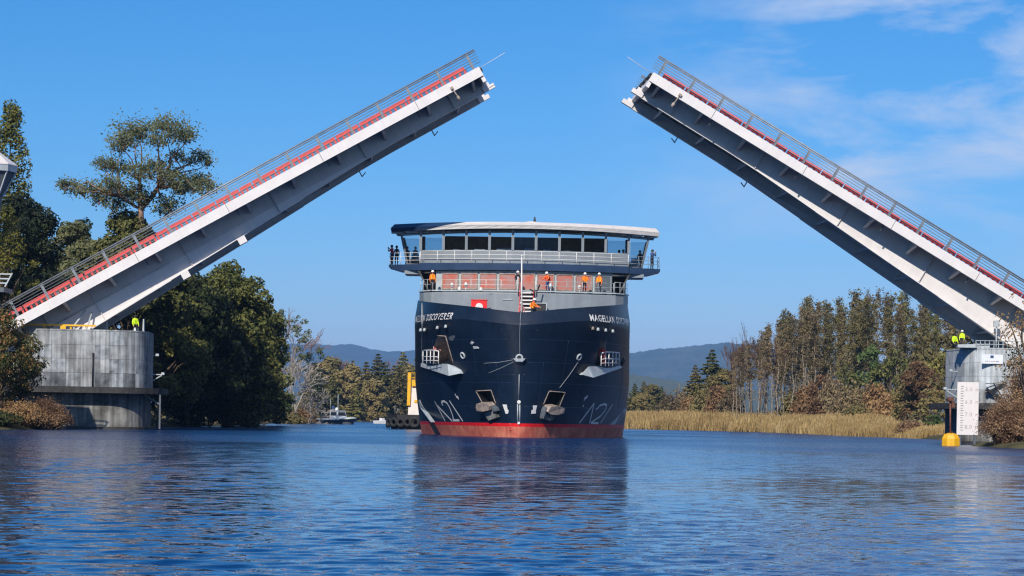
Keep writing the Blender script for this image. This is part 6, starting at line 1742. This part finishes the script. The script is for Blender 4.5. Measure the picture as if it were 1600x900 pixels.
# reeds: one uncountable bed along the right shore
g = np.random.default_rng(151)
n = 42000
sy = g.uniform(256, 470, n); dpt = g.random(n) ** 1.1 * np.interp(sy, [256, 300, 360, 470], [5, 7, 17, 26])
sx = shoreR(sy) + dpt - 0.6
hgt = np.interp(dpt, [0, 2, 6], [1.1, 1.6, 1.9]) * (0.72 + 0.45 * g.random(n)) * np.interp(sy, [256, 290, 330], [0.45, 0.7, 1.0]) * (1 + 0.12 * np.sin(sx * .6) * np.sin(sy * .23))
bz = land_h(sx, sy)
ang = g.uniform(0, np.pi, n); wd = 0.05 + 0.05 * g.random(n)
lx_, ly_ = g.normal(0.10, .22, n) * hgt, g.normal(0, .2, n) * hgt
bx = np.stack([np.cos(ang) * wd, np.sin(ang) * wd, np.zeros(n)], 1)
b0 = np.stack([sx, sy, np.maximum(bz, -0.4) - 0.2], 1); tp = np.stack([sx + lx_, sy + ly_, np.maximum(bz, -0.2) + hgt], 1)
v = np.stack([b0 - bx, b0 + bx, tp + bx * .35, tp - bx * .35], 1).reshape(-1, 3)
tag(link('reeds', mesh_np('reeds', v, quads_of(v), M['f_reed'])), 'golden reed bed along the right shore below the thin grove', kind='stuff')
# undergrowth on the far and left banks (uncountable)
n = 26000
yy = np.concatenate([g.uniform(196, 700, n // 2), g.uniform(300, 700, n // 4), g.uniform(692, 720, n // 4)])
side = np.concatenate([np.full(n // 2, -1), np.full(n // 4, 1), np.zeros(n // 4)])
dd = g.random(n) ** 1.5 * 14
xx = np.where(side < 0, shoreL(yy) - dd, np.where(side > 0, shoreR(yy) + dd + np.interp(yy, [300, 380, 470], [5, 15, 20]), g.uniform(-140, 40, n)))
zz = land_h(xx, yy)
c = np.stack([xx, yy, zz + g.random(n) ** 1.5 * 1.5], 1)
v = leaves(c, np.tile([0.0, -0.4, 0.6], (n, 1)), 0.30, g, rnd=1.0)
tag(link('undergrowth', mesh_np('undergrowth', v, quads_of(v), M['f_slimb'])), 'low tangled growth along the water edge of the banks', kind='stuff')

# ---------------------------------------------------------------- tower roof and railing at the left edge
c = at(-14, 275, 150)
tw = empty('lookout_tower', (c.x, c.y, 0.5), (0, 0, R(8)), 'control tower with a pale faceted roof cut by the left edge of the photo', 'tower')
z0 = at(0, 272, 150).z - 0.5
b = MB(); b.lathe([(0, 1.75), (0.35, 1.62), (1.72, 0.62), (1.74, 0.55)], 8, (0, 0, z0), False); b.build('roof', M['warmwhite'], tw)
b = MB(); b.lathe([(1.70, 0.549), (1.70, 0.12), (0, 0.12)], 8, (0, 0, z0), False); b.build('eaves_band', M['lgrey'], tw)
b = MB(); b.lathe([(1.55, 0.119), (0.75, -1.55), (0.62, -3.2), (0.6, -z0)], 8, (0, 0, z0), False); b.build('shaft', M['dgrey'], tw)
b = MB()
for k in range(8):
    a = R(45 * k); b.bar((1.62 * math.cos(a), 1.62 * math.sin(a), z0 + 0.1), (0.8 * math.cos(a), 0.8 * math.sin(a), z0 - 1.5), 0.09)
b.build('glazing_bar', M['lgrey'], tw)
c = at(2, 448, 172)
dk = empty('viewing_platform', (c.x, c.y, 0.5), (0, 0, 0), 'small grey railing of sloped bars at the left edge beside the bridge end', 'railing')
zb = at(2, 448, 172).z - 0.5
for k, z in enumerate((0.98, 0.62, 0.28)):
    b = MB(); b.bar((-1.6, 0, zb + z), (0.78 - 0.22 * (2 - k) * 0 - (0.98 - z) * 0.5, 0, zb + z), 0.10); b.build('rail', M['lgrey'], dk)
b = MB(); b.bar((0.85, -0.1, zb + 1.05), (0.30, -0.1, zb), 0.10); b.build('end_post', M['lgrey'], dk)
b = MB(); b.box2((-2.2, 0, zb - 0.4), (0.2, 3, zb - 0.05)); b.box2((-1.6, 1, -1), (-1.2, 1.4, zb - 0.41)); b.build('deck', M['dgrey'], dk)

# ---------------------------------------------------------------- air
hb = bpy.data.materials.new('air'); hb.use_nodes = True
nt = hb.node_tree; nt.nodes.clear()
pv = nt.nodes.new('ShaderNodeVolumePrincipled'); pv.inputs['Color'].default_value = (0.30, 0.56, 1.0, 1); pv.inputs['Density'].default_value = HAZE; pv.inputs['Anisotropy'].default_value = 0.0
om = nt.nodes.new('ShaderNodeOutputMaterial'); nt.links.new(pv.outputs[0], om.inputs['Volume'])
if HAZE > 0:
    b = MB(); b.box2((-9500, -1700, -4.5), (9500, 13500, 420)); tag(b.build('haze', hb), 'thin bluish air between the camera and the hills', kind='stuff')
